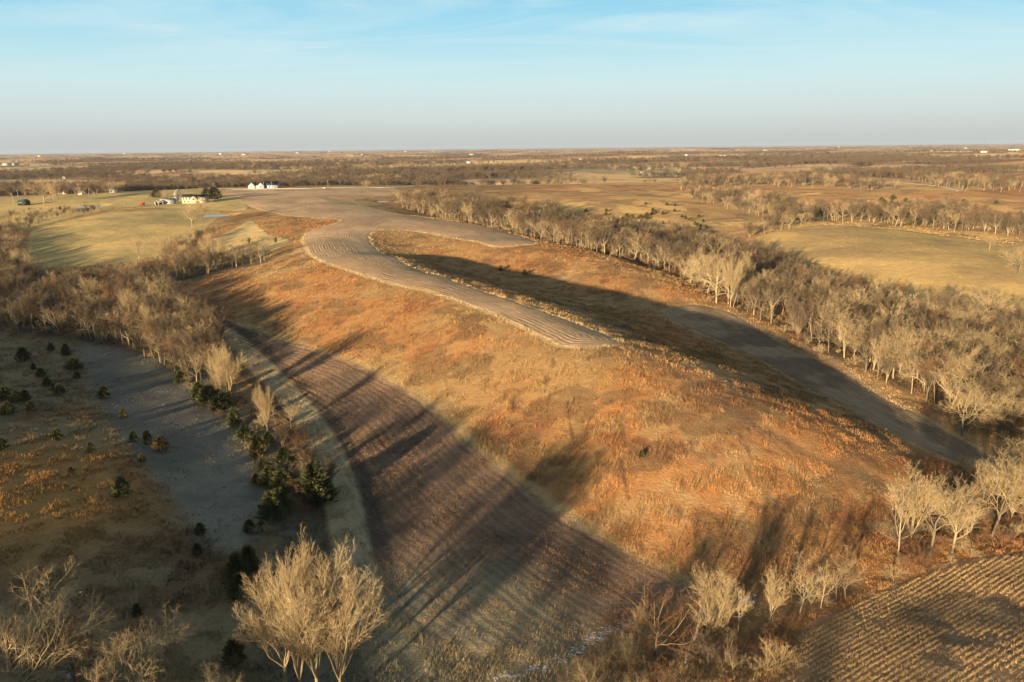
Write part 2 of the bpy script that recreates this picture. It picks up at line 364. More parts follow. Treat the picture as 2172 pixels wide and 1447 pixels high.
    line('spur', (92, 60, 44), 0.4, 0.6, 0.6)
    line('wood_track', (168, 140, 104), 1.3, 0.6, 1.0)
    col = mixc(col, C(100, 92, 74), (1-sstep(2.0, 6.0, np.abs(dc)))*near*0.8)
    # grassy corner at the foot of the field
    k = (1-sstep(12, 26, np.hypot((x+12)*0.8, y-88)))*near
    col = mixc(col, C(116, 110, 88), k*0.7); 
    # far country: fields, pasture and woodland
    fx = x+60*(fbm(x/500, y/500, 71, 2)-.5); fy = y+60*(fbm(x/500, y/500, 72, 2)-.5)
    cw, ch = 420.0, 300.0
    hsh = _hash(np.floor(fx/cw), np.floor(fy/ch), 91); hs2 = _hash(np.floor(fx/cw), np.floor(fy/ch*0.5), 92)
    pal = [C(208, 166, 114), C(216, 176, 116), C(190, 154, 112), C(198, 144, 100), C(226, 186, 126), C(182, 156, 108), C(208, 168, 120)]
    fc = np.zeros((len(x), 3)); idx = np.floor(hsh*6.99).astype(int)
    for i, c in enumerate(pal): fc[idx == i] = c
    tex = fbm(x/120, y/90, 73, 4)
    fc = mixc(fc, C(176, 128, 92), sstep(0.5, 0.66, tex)*0.5)
    fc = mixc(fc, C(112, 92, 68), sstep(0.55, 0.75, fbm(x/60, y/40, 74, 4))*0.4)
    wm = WOODMASK(x, y)
    fc = mixc(fc, C(104, 84, 66), wm*0.7)
    fw = sstep(960, 1160, r); rg_ = RANGE(x, y); rc = mixc(np.tile(C(206, 162, 98), (len(x), 1)), C(178, 138, 88), sstep(.42, .6, nz(60, 224, 4))); rc = mixc(rc, C(178, 116, 76), sstep(-40, 60, r-730-60*(nz(120, 225, 2)-.5)*2)*sstep(.35, .6, nz(45, 226, 4))*.5); rc = mixc(rc, C(130, 100, 70), sstep(.56, .66, nz(14, 227, 4))*.6); col = mixc(col, rc, rg_); tuft = tuft*(1-.75*rg_)
    # the plateau and the open range on the right blend in earlier
    fc = mixc(fc, C(212, 168, 104), OPEN(x, y)*0.7)
    col = mixc(col, fc, fw)
    lum = col.mean(1, keepdims=True); col = lum+(col-lum)*0.96
    # smooth the open range: rust on top, gold below
    rowa = rowa*(1-fw); tuft = tuft*(1-sstep(500, 1100, r))
    return col, rowd, rowa, tuft
def ROWJ(x, y):
    return ((x-_ja[0])*_jn[0]+(y-_ja[1])*_jn[1])*1.85+0.0016*((x-_ja[0])*_jn[1]-(y-_ja[1])*_jn[0])**2
_ja = np.array(hit(1700, 1350)); _jb = np.array(hit(2172, 1128)); _jd = (_jb-_ja)/np.linalg.norm(_jb-_ja); _jn = np.array([_jd[1], -_jd[0]])
def WOODMASK(x, y):
    """draws and creek bottoms that carry woodland, beyond the near fields"""
    r = np.hypot(x, y)
    n = fbm(x/330+7, y/210+3, 61, 3); n2 = 1-2*np.abs(fbm(x/600, y/420, 63, 3)-0.5)
    w = (sstep(0.585, 0.61, n)+sstep(0.965, 0.985, n2))*sstep(1100, 1250, r)
    w = w+sstep(0.495, 0.53, fbm(x/300, y/150, 65, 4))*sstep(1000, 1100, r)*(1-sstep(1500, 2000, r))*(1-sstep(-100, 200, x))
    return np.clip(w, 0, 1)
_wb = smooth(hits([(700,1500),(640,1300),(645,1150),(600,1000),(540,900),(430,800),(300,730),(100,690),(-50,660),(-400,640)]), False, 4)
_westpoly = np.array(list(_wb)+[(-700, 300), (-700, -60), (-20, -60)])
_open = smooth(hits([(835,398),(1000,386),(1440,384),(1460,410),(1560,440),(1480,478),(1300,470),(1200,450),(1100,425),(1000,418),(850,412)]), True, 3)
def OPENZ(x, y): return sstep(.46, .54, fbm(x/160, y/90, 223, 3))*sstep(520, 640, np.hypot(x, y))*(1-np.minimum(1, Z['strip'].d(x, y) < 3))*(1-(Z['lawn'].d(x, y) < 3))*(1-(Z['pasture'].d(x, y) < 3))*(1-(Z['gold'].d(x, y) < 3))
def RANGE(x, y):
    k = (Z['strip'].d(x, y) > 4) & (Z['lawn'].d(x, y) > 2) & (Z['pasture'].d(x, y) > 2) & (Z['gold'].d(x, y) > 2) & (Z['wood_r'].d(x, y) > 0)
    return sstep(430, 500, np.hypot(x, y)-.25*x*(x < 0))*sstep(-30, 10, x-0.05*y+20)*k
def OPEN(x, y): return inside(x, y, _open).astype(float)*sstep(.40, .56, fbm(x/70, y/70, 222, 3))
def WEST(x, y):
    return inside(x, y, _westpoly).astype(float)
RUST = []
for a, b, rr in [(560,640,45),(420,610,30),(760,690,30),(950,740,14),(1330,850,12),(1130,900,12),(1500,950,32),(1620,1000,52),(1780,1000,44),(1650,1120,42),(1400,1060,18),(1580,900,16),(1800,1060,26),(1500,1180,16),(660,480,30),(560,500,20),(1150,545,34),(1420,720,14),(800,450,40),(1280,600,14),(1320,560,18),(1450,620,14),(1100,1000,10),(1850,1040,20),(1560,860,14)]:
    q = hit(a, b); RUST.append((q[0], q[1], rr))

def new_mesh(name, V, F, uv=None):
    me = bpy.data.meshes.new(name)
    V = np.ascontiguousarray(V, np.float32); F = np.ascontiguousarray(F, np.int32)
    k = F.shape[1]
    me.vertices.add(len(V)); me.vertices.foreach_set('co', V.ravel())
    me.loops.add(F.size); me.loops.foreach_set('vertex_index', F.ravel())
    me.polygons.add(len(F)); me.polygons.foreach_set('loop_start', np.arange(len(F), dtype=np.int32)*k)
    me.update(calc_edges=True)
    return me
def set_attr(me, name, arr, kind='FLOAT'):
    a = me.attributes.new(name, 'FLOAT_COLOR' if kind == 'COLOR' else 'FLOAT', 'POINT')
    if kind == 'COLOR':
        c = np.ones((len(arr), 4), np.float32); c[:, :3] = arr; a.data.foreach_set('color', c.ravel())
    else: a.data.foreach_set('value', np.ascontiguousarray(arr, np.float32))
def link(name, me, mat=None, parent=None):
    o = bpy.data.objects.new(name, me); COL.objects.link(o)
    if mat is not None and me is not None and not me.materials: me.materials.append(mat)
    if parent is not None: o.parent = parent
    return o
def tag(o, label=None, cat=None, group=None, kind=None):
    if label: o['label'] = label
    if cat: o['category'] = cat
    if group: o['group'] = group
    if kind: o['kind'] = kind
    return o

class NB:                                           # small node builder
    def __init__(s, name):
        s.mat = bpy.data.materials.new(name); s.mat.use_nodes = True; s.N = s.mat.node_tree.nodes; s.L = s.mat.node_tree.links
        s.b = s.N['Principled BSDF']; s.b.inputs['Specular IOR Level'].default_value = 0.08; s.b.inputs['Roughness'].default_value = 0.95
    def n(s, t, **kw):
        o = s.N.new(t)
        for k, v in kw.items():
            if k.startswith('i_'): o.inputs[int(k[2:])].default_value = v
            else: setattr(o, k, v)
        return o
    def l(s, a, b): s.L.new(a, b)
    def math(s, op, a, b=None, c=None):
        o = s.N.new('ShaderNodeMath'); o.operation = op
        for i, v in enumerate((a, b, c)):
            if v is None: continue
            if isinstance(v, (int, float)): o.inputs[i].default_value = v
            else: s.l(v, o.inputs[i])
        return o.outputs[0]
    def noise(s, vec, scale, detail=4, rough=0.6):
        o = s.N.new('ShaderNodeTexNoise'); o.inputs['Scale'].default_value = scale; o.inputs['Detail'].default_value = detail; o.inputs['Roughness'].default_value = rough
        s.l(vec, o.inputs['Vector']); return o.outputs[0]
    def attr(s, name, out='Fac'):
        o = s.N.new('ShaderNodeAttribute'); o.attribute_name = name; return o.outputs[out]
    def scale(s, col, fac):
        o = s.N.new('ShaderNodeVectorMath'); o.operation = 'SCALE'; s.l(col, o.inputs[0])
        if isinstance(fac, (int, float)): o.inputs['Scale'].default_value = fac
        else: s.l(fac, o.inputs['Scale'])
        return o.outputs[0]
def ground_material():
    B = NB('ground_cover'); geo = B.n('ShaderNodeNewGeometry'); pos = geo.outputs['Position']
    n1 = B.noise(pos, 0.35, 6, 0.65); n2 = B.noise(pos, 2.2, 5, 0.7); n3 = B.noise(pos, 0.06, 4)
    rd = B.attr('rowd'); ra = B.attr('rowa'); tf = B.attr('tuft')
    rdn = B.math('ADD', rd, B.math('MULTIPLY', B.math('SUBTRACT', n1, 0.5), 0.7)); rdn = B.math('ADD', rdn, B.math('MULTIPLY', B.math('SUBTRACT', n3, 0.5), 3.5))
    s1 = B.math('SINE', B.math('MULTIPLY', rdn, 2*math.pi/1.45))
    s2 = B.math('SINE', B.math('MULTIPLY', rdn, 2*math.pi/9.0))
    s3 = B.math('SINE', B.math('MULTIPLY', rdn, 2*math.pi/3.3))
    k = B.math('ADD', B.math('MULTIPLY', s1, 0.10), B.math('ADD', B.math('MULTIPLY', s2, 0.035), B.math('MULTIPLY', s3, 0.05)))
    f = B.math('ADD', 1.0, B.math('MULTIPLY', k, ra))
    g = B.math('ADD', 0.45, B.math('MULTIPLY', n2, 1.1))
    g = B.math('MULTIPLY', g, B.math('ADD', 0.65, B.math('MULTIPLY', n1, 0.7)))
    f = B.math('MULTIPLY', f, g)
    col = B.scale(B.attr('cover', 'Color'), f)
    B.l(col, B.b.inputs['Base Color'])
    h = B.math('ADD', B.math('MULTIPLY', n2, 0.22), B.math('MULTIPLY', n1, 0.35))
    h = B.math('MULTIPLY', h, B.math('ADD', 0.5, B.math('MULTIPLY', tf, 0.9)))
    h = B.math('ADD', h, B.math('MULTIPLY', B.math('MULTIPLY', B.math('ADD', s1, B.math('MULTIPLY', s3, 0.5)), 0.035), ra))
    bp = B.n('ShaderNodeBump'); bp.inputs['Strength'].default_value = 0.9; bp.inputs['Distance'].default_value = 1.0
    B.l(h, bp.inputs['Height']); B.l(bp.outputs[0], B.b.inputs['Normal'])
    B.b.inputs['Specular IOR Level'].default_value = 0.02
    return B.mat
MAT_GROUND = ground_material()
def build_ground():
    a = list(np.radians(np.arange(-38.0, 38.01, 0.065)))
    lo = []; t = 38.0
    while t < 178:
        t += 0.5 if t < 60 else 2.5; lo.append(math.radians(min(t, 180)))
    ang = np.array([-v for v in reversed(lo) if v < math.pi-1e-6]+a+[v for v in lo if v < math.pi-1e-6]+[math.pi])
    rs = [2.0, 8, 16, 24, 32, 40, 48, 55]; r = 60.0
    while r < 30000:
        rs.append(r)
        r += max(0.35, r*0.0036) if r < 1300 else (r*0.006 if r < 3000 else r*0.013)
    rs = np.array(rs)
    A, R_ = np.meshgrid(ang, rs); x = (R_*np.sin(A)).ravel(); y = (R_*np.cos(A)).ravel()
    z = H(x, y)
    na, nr = len(ang), len(rs)
    i = np.arange(nr-1)[:, None]*na; j = np.arange(na)[None, :]; j2 = (j+1) % na
    F = np.stack([i+j, i+j2, i+na+j2, i+na+j], -1).reshape(-1, 4)[:, ::-1]
    V = np.c_[x, y, z]
    me = new_mesh('ground', V, F)
    col, rd, ra, tf = colour_of(x, y, z)
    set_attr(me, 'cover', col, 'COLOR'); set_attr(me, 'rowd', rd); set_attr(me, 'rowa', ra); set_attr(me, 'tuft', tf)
    me.shade_smooth()
    o = link('ground', me, MAT_GROUND); tag(o, kind='structure')
    print('ground', len(V))
build_ground()
# ------------------------------------------------------------------ vegetation materials
def bark_material(name, c1, c2, rnd=0.6):
    B = NB(name); oi = B.n('ShaderNodeObjectInfo'); geo = B.n('ShaderNodeNewGeometry')
    mx = B.n('ShaderNodeMix', data_type='RGBA'); mx.inputs[6].default_value = (*srgb(*c1), 1); mx.inputs[7].default_value = (*srgb(*c2), 1)
    nz = B.noise(geo.outputs['Position'], 0.9, 4)
    B.l(B.math('ADD', B.math('MULTIPLY', oi.outputs['Random'], 0.8), B.math('MULTIPLY', B.math('SUBTRACT', nz, 0.4), 0.8)), mx.inputs[0])
    f = B.math('ADD', 1-rnd/2, B.math('MULTIPLY', oi.outputs['Random'], rnd))
    B.l(B.scale(mx.outputs[2], f), B.b.inputs['Base Color'])
    return B.mat
M_PALE = bark_material('pale_bark', (160, 140, 108), (112, 98, 76))
M_PALE_TW = bark_material('pale_twigs', (172, 148, 108), (130, 112, 84))
M_BARK = bark_material('grey_bark', (112, 98, 78), (90, 78, 64))
M_TWIG = bark_material('brown_twigs', (104, 88, 68), (82, 70, 56))
M_TWIG2 = bark_material('rust_twigs', (124, 90, 62), (104, 76, 56))
def cedar_material():
    B = NB('cedar_foliage'); oi = B.n('ShaderNodeObjectInfo'); geo = B.n('ShaderNodeNewGeometry')
    mx = B.n('ShaderNodeMix', data_type='RGBA'); mx.inputs[6].default_value = (*srgb(70, 74, 44), 1); mx.inputs[7].default_value = (*srgb(96, 76, 46), 1)
    nz = B.noise(geo.outputs['Position'], 0.8, 4)
    B.l(B.math('MULTIPLY', B.math('POWER', oi.outputs['Random'], 2.0), B.math('ADD', nz, 0.3)), mx.inputs[0])
    B.l(B.scale(mx.outputs[2], B.math('ADD', 0.55, nz)), B.b.inputs['Base Color'])
    return B.mat
M_CEDAR = cedar_material()
def plain(name, c, rough=0.8, noise=0.25, scale=1.5, metal=0.0):
    B = NB(name); geo = B.n('ShaderNodeTexCoord'); nz = B.noise(geo.outputs['Object'], scale, 5)
    f = B.math('ADD', 1-noise/2, B.math('MULTIPLY', nz, noise))
    rgb = B.n('ShaderNodeRGB'); rgb.outputs[0].default_value = (*srgb(*c), 1)
    B.l(B.scale(rgb.outputs[0], f), B.b.inputs['Base Color']); B.b.inputs['Roughness'].default_value = rough; B.b.inputs['Metallic'].default_value = metal
    return B.mat

# ------------------------------------------------------------------ bare winter trees
def unit(v): return v/(np.linalg.norm(v)+1e-9)
def grow(kind, seed, height, detail=1.0):
    rg = np.random.default_rng(seed); segs = []
    K = dict(
        fan=dict(trunk=.17, stems=7, stem_ang=(10, 36), n=(0, 12, 8, 7), ang=(24, 44), ratio=(.50, .48, .50), jit=.10, up=.09, r=.0155),
        column=dict(trunk=.10, stems=9, stem_ang=(5, 25), n=(0, 15, 9, 7), ang=(18, 38), ratio=(.42, .46, .5), jit=.09, up=.08, r=.015),
        oak=dict(trunk=.34, stems=7, stem_ang=(24, 66), n=(0, 8, 7, 7), ang=(32, 58), ratio=(.56, .52, .52), jit=.20, up=.05, r=.019),
        slim=dict(trunk=.50, stems=6, stem_ang=(14, 44), n=(0, 7, 6, 6), ang=(30, 50), ratio=(.5, .5, .5), jit=.14, up=.08, r=.0115),
        brush=dict(trunk=.05, stems=10, stem_ang=(8, 58), n=(0, 7, 6, 5), ang=(24, 50), ratio=(.5, .5, .5), jit=.18, up=.05, r=.010))[kind]
    if kind == 'clump': pass
    Hh = height
    def go(p, d, L, r0, lvl):
        nseg = (6, 6, 4, 2, 1)[lvl]; pts = [p]; dd = d.copy(); rr = [r0]
        for i in range(nseg):
            dd = unit(dd+rg.normal(0, K['jit'], 3)*(1.0 if lvl < 3 else 1.3)+np.array([0, 0, K['up']*(1 if lvl else 0)]))
            pts.append(pts[-1]+dd*L/nseg); rr.append(r0*(1-0.80*(i+1)/nseg))
        for i in range(nseg): segs.append((pts[i], pts[i+1], rr[i], rr[i+1], lvl))
        if lvl >= 4: return
        nc = int(round(K['n'][min(lvl, 3)]*detail)) if lvl < 3 else int(round((K['n'][3]-1)*detail))
        P_ = np.array(pts)
        for c in range(nc):
            t = (0.22 if lvl == 1 else 0.15)+(0.80)*(c+rg.random())/nc
            q = t*nseg; i = min(int(q), nseg-1); pp = P_[i]+(P_[i+1]-P_[i])*(q-i); bd = unit(P_[i+1]-P_[i])
            ax = unit(np.cross(bd, rg.normal(0, 1, 3))); an = math.radians(rg.uniform(*K['ang']))
            nd = bd*math.cos(an)+np.cross(ax, bd)*math.sin(an); nd[2] += 0.12; nd = unit(nd)
            Lc = L*K['ratio'][min(lvl-1, 2)]*(1.15-0.55*t)*rg.uniform(.75, 1.25)
            go(pp, nd, Lc, rr[i]*(0.55 if lvl < 3 else .7), lvl+1)
    r0 = K['r']*Hh; p = np.zeros(3); d = unit(np.array([rg.normal(0, .06), rg.normal(0, .06), 1.0]))
    tl = K['trunk']*Hh
    n = 5; pts = [p-np.array([0, 0, 0.6])]
    for i in range(n):
        d = unit(d+rg.normal(0, .05, 3)); pts.append(pts[-1]+d*(tl+.6)/n)
    for i in range(n): segs.append((pts[i], pts[i+1], r0*(1.15-.3*i/n), r0*(1.15-.3*(i+1)/n), 0))
    top = pts[-1]
    for s in range(K['stems']):
        az = 2*math.pi*(s+rg.uniform(-.3, .3))/K['stems']; an = math.radians(rg.uniform(*K['stem_ang'])*(0.25 if s == 0 else 1))
        sdv = np.array([math.sin(an)*math.cos(az), math.sin(an)*math.sin(az), math.cos(an)])
        base = top if kind in ('fan', 'brush') or s < 3 else pts[3]+(top-pts[3])*rg.random()
        L = (Hh-base[2])*rg.uniform(.74, 1.0)/(0.55+0.45*math.cos(an))*(1.0 if kind != 'brush' else rg.uniform(.6, 1))
        go(base, sdv, L*(0.92 if s else 1.0), r0*(.72 if s == 0 else .56), 1)
    return segs
def tubes(segs, sides, rmin):
    if not len(segs): return np.zeros((0, 3)), np.zeros((0, 3), int)
    p0 = np.array([s[0] for s in segs]); p1 = np.array([s[1] for s in segs])
    r0 = np.maximum([s[2] for s in segs], rmin)[:, None]; r1 = np.maximum([s[3] for s in segs], rmin*.8)[:, None]
    d = p1-p0; d /= np.linalg.norm(d, axis=1, keepdims=True)+1e-9
    a = np.cross(d, np.where(np.abs(d[:, 2:3]) < .9, [[0, 0, 1.]], [[1., 0, 0]])); a /= np.linalg.norm(a, axis=1, keepdims=True)+1e-9
    b = np.cross(d, a); V = []
    for k in range(sides):
        c, s = math.cos(2*math.pi*k/sides), math.sin(2*math.pi*k/sides)
        V.append(p0+(a*c+b*s)*r0)
    for k in range(sides):
        c, s = math.cos(2*math.pi*k/sides), math.sin(2*math.pi*k/sides)
        V.append(p1+(a*c+b*s)*r1)
    n = len(segs); V = np.stack(V, 1).reshape(-1, 3); F = []
    o = np.arange(n)*2*sides
    for k in range(sides):
        k2 = (k+1) % sides
        F.append(np.stack([o+k, o+k2, o+sides+k2], 1)); F.append(np.stack([o+k, o+sides+k2, o+sides+k], 1))
    return V, np.concatenate(F)
def ribbons(segs, w, rg):
    p0 = np.array([s[0] for s in segs]); p1 = np.array([s[1] for s in segs]); d = p1-p0
    a = np.cross(d, rg.normal(0, 1, d.shape)); a /= np.linalg.norm(a, axis=1, keepdims=True)+1e-9
    V = np.stack([p0-a*w, p0+a*w, p1], 1).reshape(-1, 3); F = np.arange(len(segs)*3).reshape(-1, 3)
    return V, F
def cat(parts):
    Vs, Fs, o = [], [], 0
    for V, F in parts:
        Vs.append(V); Fs.append(F+o); o += len(V)
    return np.concatenate(Vs), np.concatenate(Fs)
def tree_meshes(name, kind, seed, height, detail, mats, tw):
    segs = grow(kind, seed, height, detail); rg = np.random.default_rng(seed+5)
    L = lambda *l: [s for s in segs if s[4] in l]
    t = cat([tubes(L(0), 7, .02), tubes(L(1), 5, tw*1.2)])
    c = cat([tubes(L(2), 3, tw*1.0), tubes(L(3), 3, tw*.62), ribbons(L(4), tw*.7, rg)])
    mt = new_mesh(name+'_trunk', *t); mt.materials.append(mats[0])
    mc = new_mesh(name+'_crown', *c); mc.materials.append(mats[1])
    top = float(np.percentile(c[0][:, 2], 99.7)); print(name, kind, height, round(top, 1))
    return mt, mc, len(t[1])+len(c[1]), top
HERO = [tree_meshes('fan_tree', 'fan', 21, 15, 1.25, (M_PALE, M_PALE_TW), .0155), tree_meshes('fan_tree', 'fan', 22, 15, 1.25, (M_PALE, M_PALE_TW), .0155),
        tree_meshes('fan_tree', 'fan', 27, 14, 1.2, (M_PALE, M_PALE_TW), .0155),
        tree_meshes('oak_tree', 'oak', 23, 14, 1.25, (M_PALE, M_PALE_TW), .0155), tree_meshes('oak_tree', 'oak', 24, 14, 1.25, (M_BARK, M_PALE_TW), .0155)]
HERO += [tree_meshes('column_tree', 'column', 31+i, 15, 1.0, (M_PALE, M_PALE_TW), .0155) for i in range(3)]
WOODY = [tree_meshes('wood_tree', k, 40+i, 14, .92, (mb, mt), .030) for i, (k, mb, mt) in enumerate(
        [('slim', M_PALE, M_TWIG), ('slim', M_BARK, M_TWIG), ('oak', M_PALE, M_TWIG), ('fan', M_BARK, M_TWIG), ('slim', M_PALE, M_PALE_TW), ('oak', M_BARK, M_TWIG), ('column', M_PALE, M_TWIG), ('slim', M_BARK, M_TWIG2), ('oak', M_PALE, M_PALE_TW)])]
BRUSH = [tree_meshes('brush', 'brush', 60+i, 4.0, .9, (mt, mt), .016) for i, mt in enumerate([M_TWIG, M_TWIG2, M_PALE_TW])]
OPENT = [tree_meshes('open_tree', k, 80+i, 9, .9, (mb, mt), .016) for i, (k, mb, mt) in enumerate([('oak', M_PALE, M_PALE_TW), ('fan', M_PALE, M_PALE_TW), ('oak', M_BARK, M_TWIG2), ('slim', M_PALE, M_PALE_TW), ('oak', M_BARK, M_PALE_TW)])]
print('tree faces', [t[2] for t in HERO+WOODY+BRUSH+OPENT])

def cedar_meshes(seed, h, w):
    rg = np.random.default_rng(seed); n = 1500
    t = rg.random(n)**0.85; z = 0.05*h+t*h*0.95; prof = (1-t**1.7)**0.85*0.95+0.05
    prof = prof*np.minimum(1, 0.6+t*4); az = rg.uniform(0, 2*np.pi, n)
    lob = 1+0.36*np.sin(az*5+z*3+seed)+0.2*np.sin(az*9-z*5)+rg.normal(0, .1, n)
    rad = w/2*prof*np.sqrt(rg.uniform(.25, 1, n))*lob
    c = np.c_[rad*np.cos(az), rad*np.sin(az), z]
    out = np.c_[np.cos(az), np.sin(az), rg.uniform(.3, 1.3, n)]; out /= np.linalg.norm(out, axis=1, keepdims=True)
    L = rg.uniform(.25, .8, n)[:, None]*(0.45+0.12*h)
    side = np.cross(out, rg.normal(0, 1, (n, 3))); side /= np.linalg.norm(side, axis=1, keepdims=True)
    wd = L*.2
    V = np.stack([c-side*wd, c+side*wd, c+out*L], 1).reshape(-1, 3); F = np.arange(n*3).reshape(-1, 3)
    tr = tubes([(np.array([0, 0, -.3]), np.array([0, 0, h*.85]), .05*w, .02, 0)], 6, .01)
    mt = new_mesh('cedar_trunk', *tr); mt.materials.append(M_BARK); mc = new_mesh('cedar_crown', V, F); mc.materials.append(M_CEDAR)
    return mt, mc, n, h
CEDAR = [cedar_meshes(s, 4.0, w) for s, w in ((1, 2.6), (2, 3.2), (3, 2.1), (4, 2.9))]

def put_tree(kind_name, protos, i, x, y, h, label, cat_, group=None, rz=None, wide=1.0, lean=None, z=None):
    mt, mc, _, h0 = protos[i % len(protos)]
    o = bpy.data.objects.new(kind_name, None); COL.objects.link(o); o.empty_display_size = 0.5
    s = h/h0
    o.location = (x, y, H1(x, y) if z is None else z); o.scale = (s*wide, s*wide, s)
    o.rotation_euler = (0, lean or 0, random.uniform(0, 6.28) if rz is None else rz)
    tag(o, label, cat_, group)
    link('trunk' if cat_ != 'shrub' else 'stems', mt, parent=o)
    link('crown', mc, parent=o)
    return o
DRAWN = []
def px_height(x, y, z, hpx):
    d = (np.array([x, y, z-CAM_Z])@_F); return hpx*d/FPX
def feature(kind_name, protos, i, bx, by, topy, label, cat_='tree', group=None, wide=1.0, k=1.0):
    x, y = hit(bx, by); z = H1(x, y)
    dv = np.array([x, y, z-CAM_Z]); t_ = (CY-topy)/FPX; hh = k*(t_*(dv@_F)-dv@_U)/(_U[2]-t_*_F[2])
    DRAWN.append((x, y))
    return put_tree(kind_name, protos, i, x, y, hh, label, cat_, group, wide=wide)

# ---- trees one can point to
F = feature
F('bare_tree', HERO, 3, 35, 1500, 1255, 'broad pale bare tree cut by the bottom left corner of the view', wide=1.0)
F('bare_tree', OPENT, 2, 158, 1480, 1305, 'slender dull bare tree between the corner tree and the low spreading one', wide=.7)
F('bare_tree', HERO, 4, 272, 1505, 1345, 'low spreading pale tree right of the slender tree at the bottom left', wide=1.05)
F('bare_tree', HERO, 3, 460, 1520, 1425, 'small bare treetop poking up at the bottom edge beside the dark creek bank', wide=.9)
F('cottonwood_tree', HERO, 0, 604, 1452, 1190, 'leftmost cottonwood of the bright clump on the creek, its limbs fanned to the left', wide=.95)
F('cottonwood_tree', HERO, 6, 640, 1462, 1150, 'tallest cottonwood, with a straight pale trunk, in the middle of the bright creek clump', wide=.72)
F('cottonwood_tree', HERO, 1, 684, 1476, 1162, 'cottonwood with a rounded top in the right half of the bright creek clump', wide=1.0)
F('cottonwood_tree', HERO, 2, 728, 1490, 1215, 'rightmost and lowest cottonwood of the bright clump on the creek', wide=1.0)
F('cottonwood_tree', HERO, 6, 488, 862, 727, 'bright fan shaped cottonwood standing alone above the dark cedars by the creek', wide=1.05)
F('cottonwood_tree', HERO, 2, 478, 845, 745, 'smaller stem grown into the left side of the bright fan shaped cottonwood', wide=.8)
F('cottonwood_tree', HERO, 2, 567, 925, 812, 'narrow bright bare tree between the lone cottonwood and the orange brush', wide=.62)
F('bare_tree', HERO, 3, 296, 552, 495, 'left of the pale trees standing at the bottom of the green pasture', wide=1.0)
F('bare_tree', HERO, 1, 350, 570, 492, 'pale many stemmed tree, the broadest at the bottom of the green pasture', wide=1.1)
F('bare_tree', OPENT, 2, 378, 572, 500, 'pale tree leaning against the broadest one below the green pasture', wide=.9)
F('bare_tree', OPENT, 4, 418, 565, 515, 'short crooked pale tree between the two tall clumps below the pasture', wide=1.1)
F('bare_tree', HERO, 0, 450, 568, 494, 'tall pale tree beside the rust coloured oak brush', wide=.8)
F('bare_tree', HERO, 1, 472, 566, 498, 'tall pale tree nearest the orange hillside below the small field', wide=.8)
F('bare_tree', HERO, 4, 430, 474, 418, 'large bare tree at the pond below the long house', wide=1.0)
F('bare_tree', HERO, 3, 408, 484, 432, 'bare tree on the near left bank of the house pond', wide=.9)
F('bare_tree', HERO, 3, 94, 434, 376, 'great bare tree between the dark shed and the far pond', wide=1.1)
F('bare_tree', HERO, 0, 116, 434, 380, 'slender bare tree right of the great tree by the far pond', wide=.7)
F('bare_tree', HERO, 1, 126, 431, 384, 'thin bare tree at the right end of the row by the far pond', wide=.7)
F('bare_tree', HERO, 2, 288, 710, 612, 'tall pale treetop standing above the shaded creek wood', wide=.9)
F('bare_tree', HERO, 4, 318, 735, 640, 'pale crooked tree in front of the tall treetop in the creek wood', wide=.9)
F('bare_tree', HERO, 3, 180, 690, 628, 'round bare tree at the left of the shaded creek wood', wide=1.1)
F('bare_tree', OPENT, 2, 1385, 1402, 1242, 'bare tree with two pale fans of twigs beside the leaning dead snag', wide=1.0)
F('bare_tree', OPENT, 1, 1362, 1372, 1268, 'small pale tree left of the two fanned one near the ice line', wide=.8)
F('bare_tree', HERO, 0, 1513, 1372, 1212, 'pale fan shaped tree with a split trunk just right of the leaning dead snag', wide=.95)
F('bare_tree', OPENT, 3, 1565, 1350, 1240, 'low spreading tree filling the gap behind the split trunk tree', wide=1.0)
F('bare_tree', OPENT, 1, 1631, 1322, 1196, 'vase shaped tree with an orange tinted foot on the stubble side of the creek', wide=.85)
F('bare_tree', OPENT, 4, 1695, 1305, 1200, 'crooked tree in the creek row left of the two slim pale trunks', wide=1.05)
F('bare_tree', OPENT, 3, 1740, 1290, 1190, 'broad bushy tree in the creek row beside the slim pale trunks', wide=1.0)
F('bare_tree', OPENT, 2, 1775, 1278, 1168, 'left one of the two slim pale trunks at the corner of the stubble', wide=.7)
F('bare_tree', OPENT, 4, 1796, 1276, 1172, 'right one of the two slim pale trunks at the corner of the stubble', wide=.8)
F('bare_tree', OPENT, 3, 1905, 1185, 1010, 'left tree of the great spreading clump at the foot of the orange slope', wide=.85)
F('bare_tree', HERO, 0, 1934, 1160, 992, 'tallest tree of the great spreading clump at the foot of the orange slope', wide=.9)
F('bare_tree', OPENT, 4, 1972, 1180, 1015, 'spreading tree leaning right in the middle of the great clump', wide=1.05)
F('bare_tree', HERO, 3, 2020, 1172, 1030, 'right tree of the great clump, reaching towards the shaded field', wide=1.0)
F('bare_tree', OPENT, 1, 2050, 1150, 1060, 'short tree under the right side of the great clump', wide=1.0)
F('bare_tree', OPENT, 4, 2103, 1138, 975, 'tall forked tree between the great clump and the right edge', wide=.9)
F('bare_tree', HERO, 0, 2140, 1112, 962, 'upright tree second from the right edge above the stubble', wide=.75)
F('bare_tree', HERO, 3, 2180, 1105, 945, 'big tree cut by the right edge above the stubble', wide=.95)
F('bare_tree', HERO, 2, 2085, 1060, 975, 'pale tree at the bottom tip of the shaded field', wide=.9)
F('bare_tree', HERO, 3, 1520, 642, 516, 'tallest pale tree on the near edge of the long wood', wide=.85)
F('bare_tree', HERO, 1, 1548, 652, 530, 'pale tree with ascending stems beside the tallest one of the long wood', wide=.7)
F('bare_tree', HERO, 2, 1575, 640, 545, 'upright pale tree on the right of the tallest pair of the long wood', wide=.8)
F('bare_tree', HERO, 4, 1861, 805, 702, 'lone pale trunk on the near edge of the wood where the grass strip widens', wide=.7)
